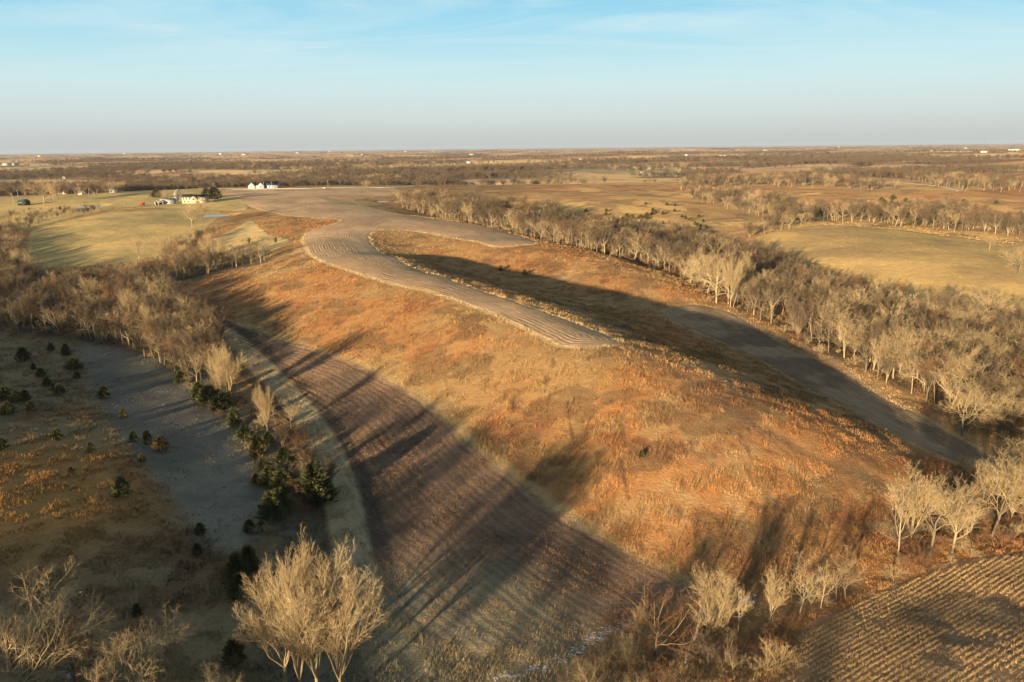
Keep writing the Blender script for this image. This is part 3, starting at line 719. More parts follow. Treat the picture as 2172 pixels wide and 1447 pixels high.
F('bare_tree', HERO, 3, 1894, 803, 690, 'forked pale trunk right of the lone one on the wood edge', wide=.8)
F('bare_tree', HERO, 3, 1960, 838, 735, 'crooked pale trunk leaning out over the grass by the wood edge', wide=.9)
F('bare_tree', HERO, 4, 2040, 925, 800, 'spreading bare tree at the lower tip of the long wood', wide=.9)
F('bare_tree', HERO, 3, 888, 441, 402, 'pale forked tree at the far left end of the long wood', wide=1.0)
F('bare_tree', OPENT, 4, 1160, 1003, 975, 'tiny lone bare sapling on the orange slope', wide=1.0)
F('bare_tree', HERO, 3, 2098, 531, 497, 'round bare tree alone in the golden meadow', wide=1.1)
F('bare_tree', HERO, 4, 2160, 585, 520, 'bare tree at the right edge of the golden meadow', wide=1.1)
F('bare_tree', HERO, 4, 355, 428, 400, 'reddish bare yard tree behind the small barn', wide=1.1)
F('bare_tree', HERO, 3, 383, 425, 402, 'reddish bare yard tree at the left end of the long house', wide=1.1)
F('bare_tree', HERO, 4, 780, 402, 380, 'bare tree at the far right corner of the tilled plateau', wide=1.1)
def dead_snag():
    x, y = hit(1450, 1405); z = H1(x, y); x2, y2 = hit(1486, 1318)
    s = px_height(x, y, z, 1.0)
    up = np.array(_U)*s; rt = np.array(_R)*s
    pt = lambda a, b: rt*a+up*b*1.15
    segs = []
    main = [pt(0, -6), pt(8, 12), pt(16, 34), pt(27, 50), pt(30, 66), pt(37, 80), pt(34, 96)]
    rr = [.30, .26, .22, .20, .15, .10, .04]
    for i in range(6): segs.append((main[i], main[i+1], rr[i], rr[i+1], 0))
    tr = new_mesh('snag_trunk', *tubes(segs, 8, .02)); tr.materials.append(plain('weathered_wood', (92, 84, 74), .9, .5, 3))
    o = link('dead_snag', tr); o.location = (x, y, z)
    tag(o, 'leaning dead snag with a broken tip, bare grey wood without twigs', 'dead tree')
    st = [(pt(22, 44), pt(14, 60), .07, .03, 0), (pt(36, 78), pt(46, 84), .05, .02, 0), (pt(16, 34), pt(30, 36), .07, .02, 0)]
    for s_ in st:
        b = new_mesh('snag_limb', *tubes([s_], 5, .01)); b.materials.append(tr.materials[0]); link('broken_limb', b, parent=o)
dead_snag()

# ---- cedars and brush
def cedar(bx, by, hpx, label, wide=1.0, group=None, k=0):
    return feature('cedar_tree', CEDAR, random.randrange(4) if k is None else k, bx, by, by-hpx, label, 'cedar', group, wide)
CB = 'cedars lining the creek below the lone cottonwood'
for i, (bx, by, hp, wd, lab) in enumerate([
    (425, 850, 38, 1.3, 'dark cedar at the upper left end of the creek cedars'), (445, 862, 42, 1.2, 'dark cedar just left of the lone cottonwood'),
    (462, 872, 30, 1.4, 'low dark cedar under the lone cottonwood'), (476, 868, 34, 1.2, 'cedar tucked against the trunk of the lone cottonwood'),
    (498, 905, 38, .9, 'greenish lit cedar right below the lone cottonwood'), (520, 935, 30, 1.3, 'dark cedar left of the narrow bright tree'),
    (548, 972, 46, 1.0, 'rust coloured cedar below the narrow bright tree'), (570, 945, 28, 1.1, 'dark cedar at the foot of the narrow bright tree'),
    (557, 992, 18, 1.3, 'small round greenish cedar under the rust coloured one'), (604, 990, 38, 1.1, 'upright green cedar beside the orange brush'),
    (545, 1025, 22, 1.5, 'low dark cedar on the meadow side of the creek cedars'), (572, 1030, 38, 1.3, 'dark cedar in the thick of the creek cedars'),
    (600, 1042, 42, 1.4, 'wide dark cedar touching the biggest creek cedar'), (618, 1008, 22, 1.0, 'yellowish cedar tip above the wide dark cedars'),
    (668, 1072, 84, 1.15, 'biggest and tallest creek cedar, rusty at its tip'), (688, 1065, 48, 1.3, 'dark cedar at the right shoulder of the biggest one'),
    (578, 1108, 62, 1.0, 'tall dark cedar on the creek bank above the dead branches'), (594, 1085, 46, 1.1, 'cedar behind the tall one on the creek bank'),
    (530, 1130, 26, 1.4, 'low dark cedar beside the white dead branches'), (555, 1128, 20, 1.4, 'flat dark bush beside the white dead branches'),
    (505, 1235, 60, .9, 'dark cedar behind the left edge of the bright cottonwoods'), (512, 1270, 50, 1.2, 'dark round cedar left of the bright cottonwood limbs'),
    (530, 1215, 54, 1.0, 'shaded cedar at the upper left of the bright cottonwoods'),
    (498, 1408, 50, 1.0, 'greenish rounded cedar alone left of the cottonwood trunks')]):
    cedar(bx, by, hp, lab, wd, CB, k=i)
CM = 'scattered cedars on the shaded meadow'
for i, (bx, by, hp, wd, lab) in enumerate([
    (260, 1055, 42, 1.0, 'biggest lone cedar of the shaded meadow, rusty topped'), (343, 957, 30, 1.1, 'spiky cedar nearest the middle of the shaded meadow'),
    (313, 942, 26, 1.1, 'cedar just left of the spiky one on the shaded meadow'), (284, 938, 22, .9, 'small cedar leftmost of the three above the tall grass'),
    (302, 980, 16, 1.2, 'low cedar below the three on the shaded meadow'), (193, 960, 20, .9, 'small cedar with a yellow top in the tall grass'),
    (122, 932, 20, 1.4, 'flat dark cedar in the middle of the left grass'), (221, 845, 24, 1.2, 'round dark cedar alone in the upper meadow'),
    (262, 886, 18, 1.1, 'small round cedar below the one alone in the upper meadow'), (152, 1008, 16, 1.0, 'tiny yellow lit cedar above the sunlit grass'),
    (141, 755, 24, 1.1, 'dark cedar at the top of the shaded meadow'), (109, 745, 16, 1.1, 'little cedar left of the one at the top of the meadow'),
    (50, 765, 26, 1.4, 'wide dark cedar near the left edge below the wood'), (158, 785, 24, 1.5, 'wide low cedar below the two at the top of the meadow'),
    (72, 785, 14, 1.1, 'little dark cedar between the wide ones at left'), (88, 800, 18, 1.4, 'flat dark cedar above the paired cedars'),
    (101, 820, 20, 1.1, 'dark round cedar of the left cluster'), (127, 838, 22, 1.2, 'dark cedar of the pair below the left cluster'),
    (116, 828, 14, 1.2, 'small cedar behind the pair below the left cluster'), (164, 803, 14, 1.2, 'tiny dark cedar beside the flat ones'),
    (12, 850, 28, 1.2, 'tall dark cedar at the left edge of the view'), (36, 855, 24, 1.1, 'dark cedar second from the left edge'), (56, 852, 24, 1.1, 'dark cedar third from the left edge'),
    (18, 880, 26, 1.4, 'broad dark cedar low at the left edge'), (66, 875, 22, 1.0, 'narrow dark cedar right of the broad low one'),
    (420, 1178, 24, 1.0, 'round dark cedar at the bottom of the meadow'), (425, 1133, 22, 1.5, 'flat dark bush above the round cedar at the bottom of the meadow'),
    (292, 1308, 26, .9, 'lone dark cedar in the brown grass above the bottom left trees'), (5, 955, 24, 1.2, 'yellow lit cedar cut by the left edge'),
    (385, 815, 26, 1.2, 'dark cedar at the foot of the shaded creek wood'), (308, 612, 16, 1.1, 'green cedar at the left tip of the orange hillside'),
    (385, 672, 12, 1.2, 'little dark cedar at the head of the shaded corn field')]):
    cedar(bx, by, hp, lab, wd, CM, k=i)
for bx, by, hp, wd, lab in [(455, 424, 27, 1.5, 'big round green pine at the right end of the long house'), (440, 421, 21, 1.6, 'rusty evergreen behind the big round pine'), (332, 420, 17, 1.7, 'round green pine left of the small barn'),
    (1063, 372, 13, 1.0, 'pointed dark spruce beside the yellow farmhouse'), (1110, 362, 7, 1.7, 'small round dark tree alone in the far golden field')]:
    cedar(bx, by, hp, lab, wd, k=None)
cedar(1360, 970, 14, 'lone dark cedar on the orange slope below the crest', 1.3)
cedar(1062, 574, 10, 'left one of two dark bushes in the shaded hollow', 1.6, k=None); cedar(1113, 582, 10, 'right one of two dark bushes in the shaded hollow', 1.6, k=None)
cedar(1300, 523, 22, 'green cedar on the near edge of the long wood', 1.1); cedar(907, 445, 14, 'green cedar at the far left end of the long wood', 1.2)
cedar(1934, 478, 26, 'yellow green willow standing out of the wood above the golden meadow', 1.1)
for _k in range(60):
    _p = random.choice([(1420, 452, 60, 22), (1230, 455, 60, 18), (1985, 438, 70, 14), (1480, 485, 30, 14), (1880, 430, 40, 8), (1360, 470, 60, 14)])
    cedar(_p[0]+random.gauss(0, _p[2]*.7), _p[1]+random.gauss(0, _p[3]*.6), random.uniform(5, 9), 'small dark cedar scattered over the open golden range beyond the long wood', 1.7, 'small cedars on the open range', k=None)
for bx, by, hp, i, wd, lab in [(627, 950, 52, 1, 1.3, 'orange brown brush right of the narrow bright tree'), (600, 935, 40, 1, 1.2, 'brown brush behind the narrow bright tree'),
    (645, 985, 34, 1, 1.3, 'low orange brush at the edge of the field path'), (630, 1065, 36, 1, 1.0, 'small pinkish bare shrub left of the biggest cedar'),
    (560, 905, 40, 2, 1.2, 'pale brush on the left of the narrow bright tree'), (560, 1135, 30, 2, 1.4, 'white dead branches lying by the low cedars'),
    (500, 860, 34, 1, 1.1, 'rust coloured brush at the base of the lone cottonwood'), (1290, 1335, 40, 1, 1.2, 'reddish brush at the lower corner of the shaded field'),
    (1335, 1320, 30, 1, 1.2, 'low rusty brush left of the small pale tree'), (1655, 1420, 70, 2, .9, 'tall pale weed clump at the corner of the stubble'),
    (1275, 603, 14, 1, 2.2, 'red brown bush on the edge of the shaded hollow'), (985, 560, 9, 1, 2.6, 'reddish bush at the head of the shaded hollow'),
    (490, 556, 24, 1, 1.5, 'orange leaved oak brush below the small field'), (520, 552, 22, 1, 1.6, 'second orange leaved oak brush nearer the hillside'),
    (392, 590, 20, 1, 1.3, 'orange brush at the left of the pale trees'), (545, 548, 18, 0, 1.6, 'grey brush at the right end of the oak brush')]:
    feature('shrub', BRUSH, i, bx, by, by-hp, lab, 'shrub', None, wd)
# ------------------------------------------------------------------ woods: the nearest trees one by one, the rest as woodland
def poisson(poly, spacing, n_try=None, jitter=True):
    lo = poly.min(0); hi = poly.max(0); out = []
    nx = int((hi[0]-lo[0])/spacing)+1; ny = int((hi[1]-lo[1])/spacing)+1
    if nx*ny > 400000: return np.zeros((0, 2))
    gx, gy = np.meshgrid(lo[0]+spacing*np.arange(nx), lo[1]+spacing*np.arange(ny))
    p = np.c_[gx.ravel(), gy.ravel()]+RNG.uniform(-.48, .48, (nx*ny, 2))*spacing
    return p[inside(p[:, 0], p[:, 1], poly)]
def project(x, y, z):
    d = np.stack([x, y, z-CAM_Z], -1); w = d@_F
    return CX+FPX*(d@_R)/w, CY-FPX*(d@_U)/w, w
AREAS = []   # (points, height range, proto set, group, label stem)
def area(pts_px, spacing, hr, what, thin=0.0):
    poly = smooth(hits(pts_px), True, 3); p = poisson(poly, spacing)
    if thin > 0 and len(p):
        k = fbm(p[:, 0]/28, p[:, 1]/28, 88, 2) > thin
        p = p[k]
    if len(p): AREAS.append((p, hr, what))
area(WOOD_R, 5.9, (9.5, 15), 'long')
area(WOOD_L[:15]+[(480,572),(400,592),(330,606),(300,640),(200,640),(100,640),(0,640),(-250,640),(-250,470)], 6.3, (7.5, 11.5), 'left')
area([(330,640),(385,668),(440,705),(435,770),(385,800),(330,770),(250,735),(120,715),(0,700),(0,650),(200,645)], 5.6, (9, 14), 'creek')
area([(325,705),(400,690),(445,705),(475,770),(468,835),(425,822),(380,800),(330,770)], 5.0, (8, 12.5), 'creek')
area([(520,890),(590,865),(640,930),(690,1010),(705,1085),(640,1100),(590,1020),(540,960)], 5.2, (3, 6), 'hedge2')
area([(1455,415),(1560,412),(1690,438),(1740,455),(1700,472),(1600,457),(1520,439),(1455,422)], 9, (7, 11), 'far')
area([(1570,503),(1640,480),(1720,462),(1722,476),(1650,492),(1590,512)], 7, (7, 10), 'far')
area([(1715,470),(1730,455),(1810,453),(1900,458),(1960,446),(2050,458),(2090,472),(2172,482),(2400,490),(2400,520),(2172,503),(2030,495),(1900,481),(1800,472)], 8.5, (9, 13), 'far')
area([(1448,394),(1480,380),(1600,382),(1760,380),(1890,398),(1880,405),(1760,401),(1600,397),(1500,401),(1448,406)], 13, (8, 12), 'far')
area([(1920,380),(2050,386),(2172,396),(2400,402),(2400,414),(2172,411),(2080,406),(1980,396)], 13, (9, 14), 'far')
area([(-200,402),(250,400),(250,410),(120,414),(-200,418)], 9, (9, 14), 'far', .35)
area([(250,392),(500,384),(830,382),(830,391),(600,391),(500,392),(380,396),(250,402)], 12, (9, 13), 'far')
area([(0,470),(40,455),(110,450),(160,447),(210,444),(200,455),(110,470),(60,490),(0,500)], 8, (4, 7), 'far', .45)
area([(350,530),(390,515),(440,500),(470,498),(440,530),(400,555),(365,550)], 7, (5, 8), 'left', .4)
area([(480,520),(560,510),(600,508),(605,516),(560,524),(490,535)], 8, (3, 5), 'left', .45)
area([(540,352),(1300,352),(1500,362),(1500,372),(1300,366),(800,366),(540,366)], 22, (9, 13), 'far', .52)
# hedgerow along the lower creek and the bottom edge
area([(1500,1345),(1600,1300),(1720,1270),(1830,1235),(1870,1170),(1880,1110),(2000,1060),(2172,1000),(2172,1120),(2050,1180),(1900,1210),(1760,1285),(1640,1350),(1540,1390)], 5.2, (4, 7), 'hedge', .22)
area([(1240,1420),(1400,1380),(1600,1400),(1560,1500),(1240,1500)], 5.0, (3.5, 6), 'hedge', .35)
# behind and beside the camera: the wooded bluff whose shadow covers the valley
_bl = []
for (ax, ay, bx, by, n, hh) in [(-330, 230, -240, 105, 60, 10), (-240, 105, -190, 50, 40, 8), (-330, 100, -185, 10, 50, 10), (-185, 10, -120, -14, 40, 9), (-115, -16, -70, -35, 20, 10), (-70, -35, -10, -85, 22, 12), (-10, -85, 60, -130, 26, 12)]:
    for k in range(n):
        t = RNG.random(); off = RNG.normal(0, 7); L = math.hypot(bx-ax, by-ay)
        _bl.append((ax+(bx-ax)*t-(by-ay)/L*off, ay+(by-ay)*t+(bx-ax)/L*off, hh*RNG.uniform(.75, 1.1)))
TREES = []
for p, hr, what in AREAS:
    z = H(p[:, 0], p[:, 1])
    for i in range(len(p)):
        r = math.hypot(p[i, 0], p[i, 1])
        if what in ('left', 'creek', 'hedge', 'hedge2') and any((p[i, 0]-a)**2+(p[i, 1]-b)**2 < 6 for a, b in DRAWN): continue
        TREES.append((p[i, 0], p[i, 1], z[i], RNG.uniform(*hr), what, r))
for x, y, h in _bl:
  if math.hypot(x+143, y-25) > 30: TREES.append((x, y, H1(x, y), h, 'bluff', 1e5))
_t = np.array([(t[0], t[1], t[2], t[3], t[5]) for t in TREES])
_px, _py, _w = project(_t[:, 0], _t[:, 1], _t[:, 2])
_ok = (_px > -40) & (_px < 2212) & (_py < 1560) & (_w > 10)
size = np.where(_ok, _t[:, 3]/_w, 0)
size = size*np.where(np.array([t[4] in ('hedge',) for t in TREES]), .8, 1)
order = np.argsort(-size)
N_BARE = sum(1 for o in bpy.data.objects if o.name.startswith('bare_tree') or o.name.startswith('cottonwood'))
LIMIT = 290-N_BARE
chosen = set(order[:LIMIT].tolist())
def long_label(k, x, y, z, h):
    px_, py_, w_ = project(np.array(x), np.array(y), np.array(z))
    form = ['slim pale trunked', 'slim grey barked', 'wide pale limbed', 'fan shaped grey', 'slim pale topped', 'wide grey'][k % 6] if k % 4 else ['bright fan shaped', 'bright upright', 'bright narrow', 'bright pale spreading', 'spreading grey stemmed'][k % 5]
    where = 'at its narrow far end' if px_ < 1080 else 'beside the orange slope' if px_ < 1330 else 'where the shaded field begins' if px_ < 1540 else 'above the shaded field' if px_ < 1750 else 'behind the widening grass' if px_ < 1950 else 'near its lower end'
    return form+' bare tree of the long wood, '+where
hr_ = {'left': (9, 10.3), 'creek': (10.5, 12.5), 'hedge': (4.6, 6)}
LAB = {'long': ('bare trees of the long wood right of the shaded field', 'bare pale trunked tree in the long wood right of the shaded field'),
       'left': ('bare brown trees below the green pasture', 'bare brown tree in the dense band below the green pasture'),
       'creek': ('bare trees of the shaded creek wood at left', 'bare tree of the shaded creek wood above the dark meadow'),
       'hedge2': ('young trees among the creek cedars', 'small bare tree among the cedars between meadow and field path'),
       'hedge': ('young trees along the lower creek', 'young bare tree in the creek row between orange slope and stubble')}
inst = []; nb = 0; n_hedge = 0
for k, t in enumerate(TREES):
    x, y, z, h, what, r = t
    if what == 'bluff':
        inst.append((x, y, z, h/14, k)); continue
    if k in chosen and what in LAB:
        g, lab = LAB[what]
        if what in ('left', 'creek', 'hedge'): lab = ['tall ', 'low ', 'mid height '][0 if h > hr_[what][1] else 1 if h < hr_[what][0] else 2]+lab
        if what == 'creek':
            q_ = project(np.array(x), np.array(y), np.array(z))[0]; lab = lab.replace('of the shaded creek wood', 'at the far left of the creek wood' if q_ < 140 else 'left of the middle of the creek wood' if q_ < 260 else 'right of the middle of the creek wood' if q_ < 360 else 'at the right end of the creek wood')
        if what == 'long': lab = long_label(k, x, y, z, h)
        if what in ('hedge', 'hedge2'): put_tree('young_tree', OPENT, k, x, y, h, lab, 'tree', g, z=z, wide=.95)
        else: put_tree('bare_tree', WOODY if what != 'long' or k % 4 else HERO, k, x, y, h, lab, 'tree', g, z=z, wide=RNG.uniform(.8, 1.1))
        nb += 1
    else:
        inst.append((x, y, z, h/14, k))
print('individual woods trees', nb, 'features', N_BARE, 'areas inst', len(inst))
# far country trees by mask
def far_scatter():
    pts = []
    for r0, r1, sp in [(1000, 1300, 8), (1300, 1800, 9.5), (1800, 2600, 13), (2600, 4200, 22), (4200, 7000, 55), (7000, 12000, 120)]:
        half = math.radians(42); 
        n = int(2*half*(r1*r1-r0*r0)/2/(sp*sp))
        a = RNG.uniform(-half, half, n); r = np.sqrt(RNG.uniform(r0*r0, r1*r1, n)); x = r*np.sin(a); y = r*np.cos(a)
        k = WOODMASK(x, y) > RNG.uniform(.1, .95, n)
        x, y, r = x[k], y[k], r[k]
        s = np.where(r > 2600, 1.5 if sp < 50 else 2.0, 1.0)
        s = 0.72*RNG.uniform(.6, 1.15, len(x))
        pts.append(np.c_[x, y, H(x, y), s, RNG.integers(0, 99, len(x))])
        if sp >= 28:       # hedgerows run on along the section lines
            pass
    return np.concatenate(pts)
FAR = far_scatter()
print('far trees', len(FAR))
def instancer(name, pts, protos, label, cat_, wide=1.1):
    pts = np.array(pts, float)
    me = bpy.data.meshes.new(name); me.vertices.add(len(pts)); me.vertices.foreach_set('co', np.ascontiguousarray(pts[:, :3], np.float32).ravel())
    set_attr(me, 'scl', pts[:, 3]); set_attr(me, 'pick', pts[:, 4]); set_attr(me, 'turn', RNG.uniform(0, 6.28, len(pts)))
    o = link(name, me); tag(o, label, cat_, kind='stuff')
    ng = bpy.data.node_groups.new(name, 'GeometryNodeTree')
    ng.interface.new_socket('Geometry', in_out='INPUT', socket_type='NodeSocketGeometry'); ng.interface.new_socket('Geometry', in_out='OUTPUT', socket_type='NodeSocketGeometry')
    N, L = ng.nodes, ng.links
    gi = N.new('NodeGroupInput'); go_ = N.new('NodeGroupOutput'); iop = N.new('GeometryNodeInstanceOnPoints'); jn = N.new('GeometryNodeJoinGeometry')
    m2p = N.new('GeometryNodeMeshToPoints')
    for (ob1, ob2) in protos:
        j2 = N.new('GeometryNodeJoinGeometry')
        for ob in (ob1, ob2):
            oi = N.new('GeometryNodeObjectInfo'); oi.transform_space = 'ORIGINAL'; oi.inputs['Object'].default_value = ob; L.new(oi.outputs['Geometry'], j2.inputs[0])
        g2 = N.new('GeometryNodeGeometryToInstance'); L.new(j2.outputs[0], g2.inputs[0]); L.new(g2.outputs[0], jn.inputs[0])
    def na(n, t='FLOAT'):
        a = N.new('GeometryNodeInputNamedAttribute'); a.data_type = t; a.inputs['Name'].default_value = n; return a.outputs['Attribute']
    L.new(gi.outputs[0], m2p.inputs[0]); L.new(m2p.outputs[0], iop.inputs['Points']); L.new(jn.outputs[0], iop.inputs['Instance'])
    iop.inputs['Pick Instance'].default_value = True
    md = N.new('ShaderNodeMath'); md.operation = 'MODULO'; md.inputs[1].default_value = len(protos); L.new(na('pick'), md.inputs[0]); L.new(md.outputs[0], iop.inputs['Instance Index'])
    cr = N.new('ShaderNodeCombineXYZ'); L.new(na('turn'), cr.inputs[2]); L.new(cr.outputs[0], iop.inputs['Rotation'])
    cs = N.new('ShaderNodeCombineXYZ'); sw = N.new('ShaderNodeMath'); sw.operation = 'MULTIPLY'; sw.inputs[1].default_value = wide
    a = na('scl'); L.new(a, sw.inputs[0]); L.new(sw.outputs[0], cs.inputs[0]); L.new(sw.outputs[0], cs.inputs[1]); L.new(a, cs.inputs[2]); L.new(cs.outputs[0], iop.inputs['Scale'])
    L.new(iop.outputs[0], go_.inputs[0])
    md_ = o.modifiers.new('scatter', 'NODES'); md_.node_group = ng
    return o
def proto_objects(meshsets):
    res = []
    for mt, mc, *_ in meshsets:
        a = next(o for o in bpy.data.objects if o.data == mt); b = next(o for o in bpy.data.objects if o.data == mc); res.append((a, b))
    return res
PW = proto_objects(WOODY)
instancer('woodland', inst, PW, 'bare woodland filling the draws beyond the nearest trees', 'woodland')
instancer('far_woodland', FAR, [PW[1], PW[3], PW[5]], 'distant bare woods and treelines over the rolling country', 'woodland', 1.25)

# thicket of saplings and brush under and between the trees
und = []
for pl, sp in ((smooth(hits(WOOD_R), True, 3), 4.2), (smooth(hits([(330,640),(385,668),(440,705),(435,770),(385,800),(330,770),(250,735),(120,715),(0,700),(0,650),(200,645)]), True, 3), 4.0),
               (smooth(hits([(1500,1345),(1600,1300),(1720,1265),(1830,1230),(1870,1165),(1880,1110),(2000,1060),(2172,1000),(2172,1130),(2050,1190),(1900,1222),(1760,1292),(1640,1360),(1540,1395)]), True, 3), 2.6),
               (smooth(hits([(1230,1400),(1400,1360),(1650,1385),(1620,1500),(1200,1500)]), True, 3), 2.8), (smooth(hits([(560,930),(640,930),(690,1010),(650,1100),(590,1010)]), True, 3), 3.2)):
    q = poisson(pl, sp); q = q[RNG.random(len(q)) < .75]
    for x, y in q: und.append((x, y, 0, RNG.uniform(.35, .95), RNG.integers(0, 99)))
und = np.array(und); und[:, 2] = H(und[:, 0], und[:, 1])
instancer('undergrowth', und, proto_objects(BRUSH), 'grey brown thicket of brush under the bare trees', 'undergrowth', 1.3)
print('undergrowth', len(und))
# ------------------------------------------------------------------ grass, weeds and corn stubble (past counting)
def grass_material(name, rough=0.9):
    B = NB(name); B.b.inputs['Roughness'].default_value = rough
    B.l(B.attr('tint', 'Color'), B.b.inputs['Base Color'])
    return B.mat
M_GRASS = grass_material('dry_grass')
def blades(name, x, y, h, w, tint, per, label, cat_, lean=.24):
    n = len(x); z = H(x, y); rg = RNG
    X = np.repeat(x, per)+rg.normal(0, 1, n*per)*np.repeat(w, per)*1.3; Y = np.repeat(y, per)+rg.normal(0, 1, n*per)*np.repeat(w, per)*1.3; Zz = np.repeat(z, per)
    hh = np.repeat(h, per)*rg.uniform(.5, 1.15, n*per); ww = np.repeat(w, per)*rg.uniform(.25, .6, n*per)
    a = rg.uniform(0, 2*np.pi, n*per); dx, dy = np.cos(a)*ww, np.sin(a)*ww
    lx = rg.normal(.12, lean, n*per)*hh; ly = rg.normal(.1, lean, n*per)*hh
    V = np.stack([np.c_[X-dx, Y-dy, Zz-.08], np.c_[X+dx, Y+dy, Zz-.08], np.c_[X+lx, Y+ly, Zz+hh]], 1).reshape(-1, 3)
    me = new_mesh(name, V, np.arange(len(V)).reshape(-1, 3))
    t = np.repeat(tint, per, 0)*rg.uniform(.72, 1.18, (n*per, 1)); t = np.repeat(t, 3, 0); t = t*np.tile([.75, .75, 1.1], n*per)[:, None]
    set_attr(me, 'tint', t, 'COLOR')
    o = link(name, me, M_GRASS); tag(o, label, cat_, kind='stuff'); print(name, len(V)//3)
    return o
def band(r0, r1, dens, half=38):
    hf = math.radians(half); n = int(dens*hf*(r1*r1-r0*r0)); a = RNG.uniform(-hf, hf, n); r = np.sqrt(RNG.uniform(r0*r0, r1*r1, n))
    return r*np.sin(a), r*np.cos(a)
def make_grass():
    xs, ys, ws = [], [], []
    for r0, r1, dens, w in [(62, 110, 8.5, .07), (110, 170, 6.0, .09), (170, 260, 3.6, .11), (260, 380, 1.8, .14), (380, 560, .8, .18)]:
        x, y = band(r0, r1, dens); xs.append(x); ys.append(y); ws.append(np.full(len(x), w))
    x = np.concatenate(xs); y = np.concatenate(ys); w = np.concatenate(ws)
    z = np.zeros_like(x)
    col, rd, ra, tf = colour_of(x, y, z)
    clump = fbm(x/3.2, y/3.2, 201, 3)
    k = RNG.uniform(0, 1, len(x)) < tf*(0.15+1.2*sstep(.38, .58, clump))
    x, y, w, col, tf, clump = x[k], y[k], w[k], col[k], tf[k], clump[k]
    west = WEST(x, y)
    col = col*(.8+.4*sstep(.35, .68, fbm(x/1.7, y/1.7, 230, 3)))[:, None]
    h = RNG.uniform(.35, .75, len(x))*(0.45+0.9*sstep(.35, .7, clump))*(0.35+.65*np.clip(tf, 0, 1))*(1+.25*west)*.95
    m = west > .5
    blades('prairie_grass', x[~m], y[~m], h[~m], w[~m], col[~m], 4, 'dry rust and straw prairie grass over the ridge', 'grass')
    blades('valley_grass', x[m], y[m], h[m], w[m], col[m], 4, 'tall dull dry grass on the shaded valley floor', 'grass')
make_grass()
def make_stubble():
    pol = Z['stubble'].poly; lo = np.maximum(pol.min(0), [10, 60]); hi = np.minimum(pol.max(0), [190, 160])
    n = 260000; x = RNG.uniform(lo[0], hi[0], n); y = RNG.uniform(lo[1], hi[1], n)
    k = (Z['stubble'].d(x, y) < -.8); x, y = x[k], y[k]
    d = ROWJ(x, y)+0.3*(fbm(x/9, y/9, 210, 2)-.5); ph = np.abs(((d/1.45) % 1)-.5)
    k = (ph < .17) & (RNG.random(len(x)) < 1.3*sstep(.25, .6, fbm(x/4, y/4, 211, 3))); x, y = x[k], y[k]
    c = np.tile(srgb(190, 156, 108), (len(x), 1))
    blades('corn_stubble', x, y, RNG.uniform(.16, .38, len(x)), np.full(len(x), .06), c, 3, 'rows of cut corn stubble in the bottom right field', 'stubble', .5)
    n = 60000; x = RNG.uniform(lo[0], hi[0], n); y = RNG.uniform(lo[1], hi[1], n); k = (Z['stubble'].d(x, y) < .6) & (RNG.random(n) < 1.5*sstep(.45, .7, fbm(x/3, y/3, 217, 3))); x, y = x[k], y[k]
    blades('corn_husks', x, y, RNG.uniform(.06, .2, len(x)), np.full(len(x), .12), np.tile(srgb(150, 122, 88), (len(x), 1)), 3, 'dry husks and leaves strewn between the corn stubble rows', 'stubble', 1.4)
    pol = Z['corn'].poly; lo, hi = pol.min(0), pol.max(0); n = 420000; x = RNG.uniform(lo[0], hi[0], n); y = RNG.uniform(lo[1], hi[1], n)
    k = (Z['corn'].d(x, y) < -.5) & (np.hypot(x, y) < 330); x, y = x[k], y[k]
    d = Z['toe'].d(x, y)+1.6*(fbm(x/9, y/9, 212, 2)-.5); ph = np.abs(((d/1.9) % 1)-.5)
    k = (ph < .28) & (RNG.random(len(x)) < 1.6*sstep(.35, .7, fbm(x/5, y/5, 213, 3))); x, y = x[k], y[k]
    c = np.array(srgb(124, 104, 80))*(1-sstep(.4, .6, fbm(x/14, y/14, 214, 3)))[:, None]+np.array(srgb(150, 118, 86))*sstep(.4, .6, fbm(x/14, y/14, 214, 3))[:, None]
    blades('corn_residue', x, y, RNG.uniform(.15, .42, len(x)), np.full(len(x), .09), c, 3, 'dark broken corn residue between the creek and the orange slope', 'stubble', .8)
make_stubble()
# ------------------------------------------------------------------ farms, houses, poles, roads, water
def box_vf(x0, x1, y0, y1, z0, z1):
    V = np.array([(x, y, z) for z in (z0, z1) for x, y in ((x0, y0), (x1, y0), (x1, y1), (x0, y1))], float)
    F = np.array([(0, 3, 2, 1), (4, 5, 6, 7), (0, 1, 5, 4), (1, 2, 6, 5), (2, 3, 7, 6), (3, 0, 4, 7)])
    return V, F
def mesh_obj(name, parts, mat, parent):
    V, F = cat(parts); me = new_mesh(name, V, F); return link(name, me, mat, parent)
def gable_walls(x0, x1, y0, y1, h, rh, axis='x'):
    """walls with gable ends; ridge along the axis"""
    V, F = box_vf(x0, x1, y0, y1, -1.2, h)
    parts = [(V, F)]
    if axis == 'x':
        ym = (y0+y1)/2
        for x in (x0, x1): 
            s = .12 if x == x0 else -.12
            G = np.array([(x, y0, h), (x, y1, h), (x, ym, h+rh), (x+s, y0, h), (x+s, y1, h), (x+s, ym, h+rh)]); parts.append((G, np.array([(0, 1, 2, 2), (3, 5, 4, 4), (0, 2, 5, 3), (1, 4, 5, 2)])))
    else:
        xm = (x0+x1)/2
        for y in (y0, y1):
            s = .12 if y == y0 else -.12
            G = np.array([(x0, y, h), (x1, y, h), (xm, y, h+rh), (x0, y+s, h), (x1, y+s, h), (xm, y+s, h+rh)]); parts.append((G, np.array([(0, 1, 2, 2), (3, 5, 4, 4), (0, 2, 5, 3), (1, 4, 5, 2)])))
    return parts
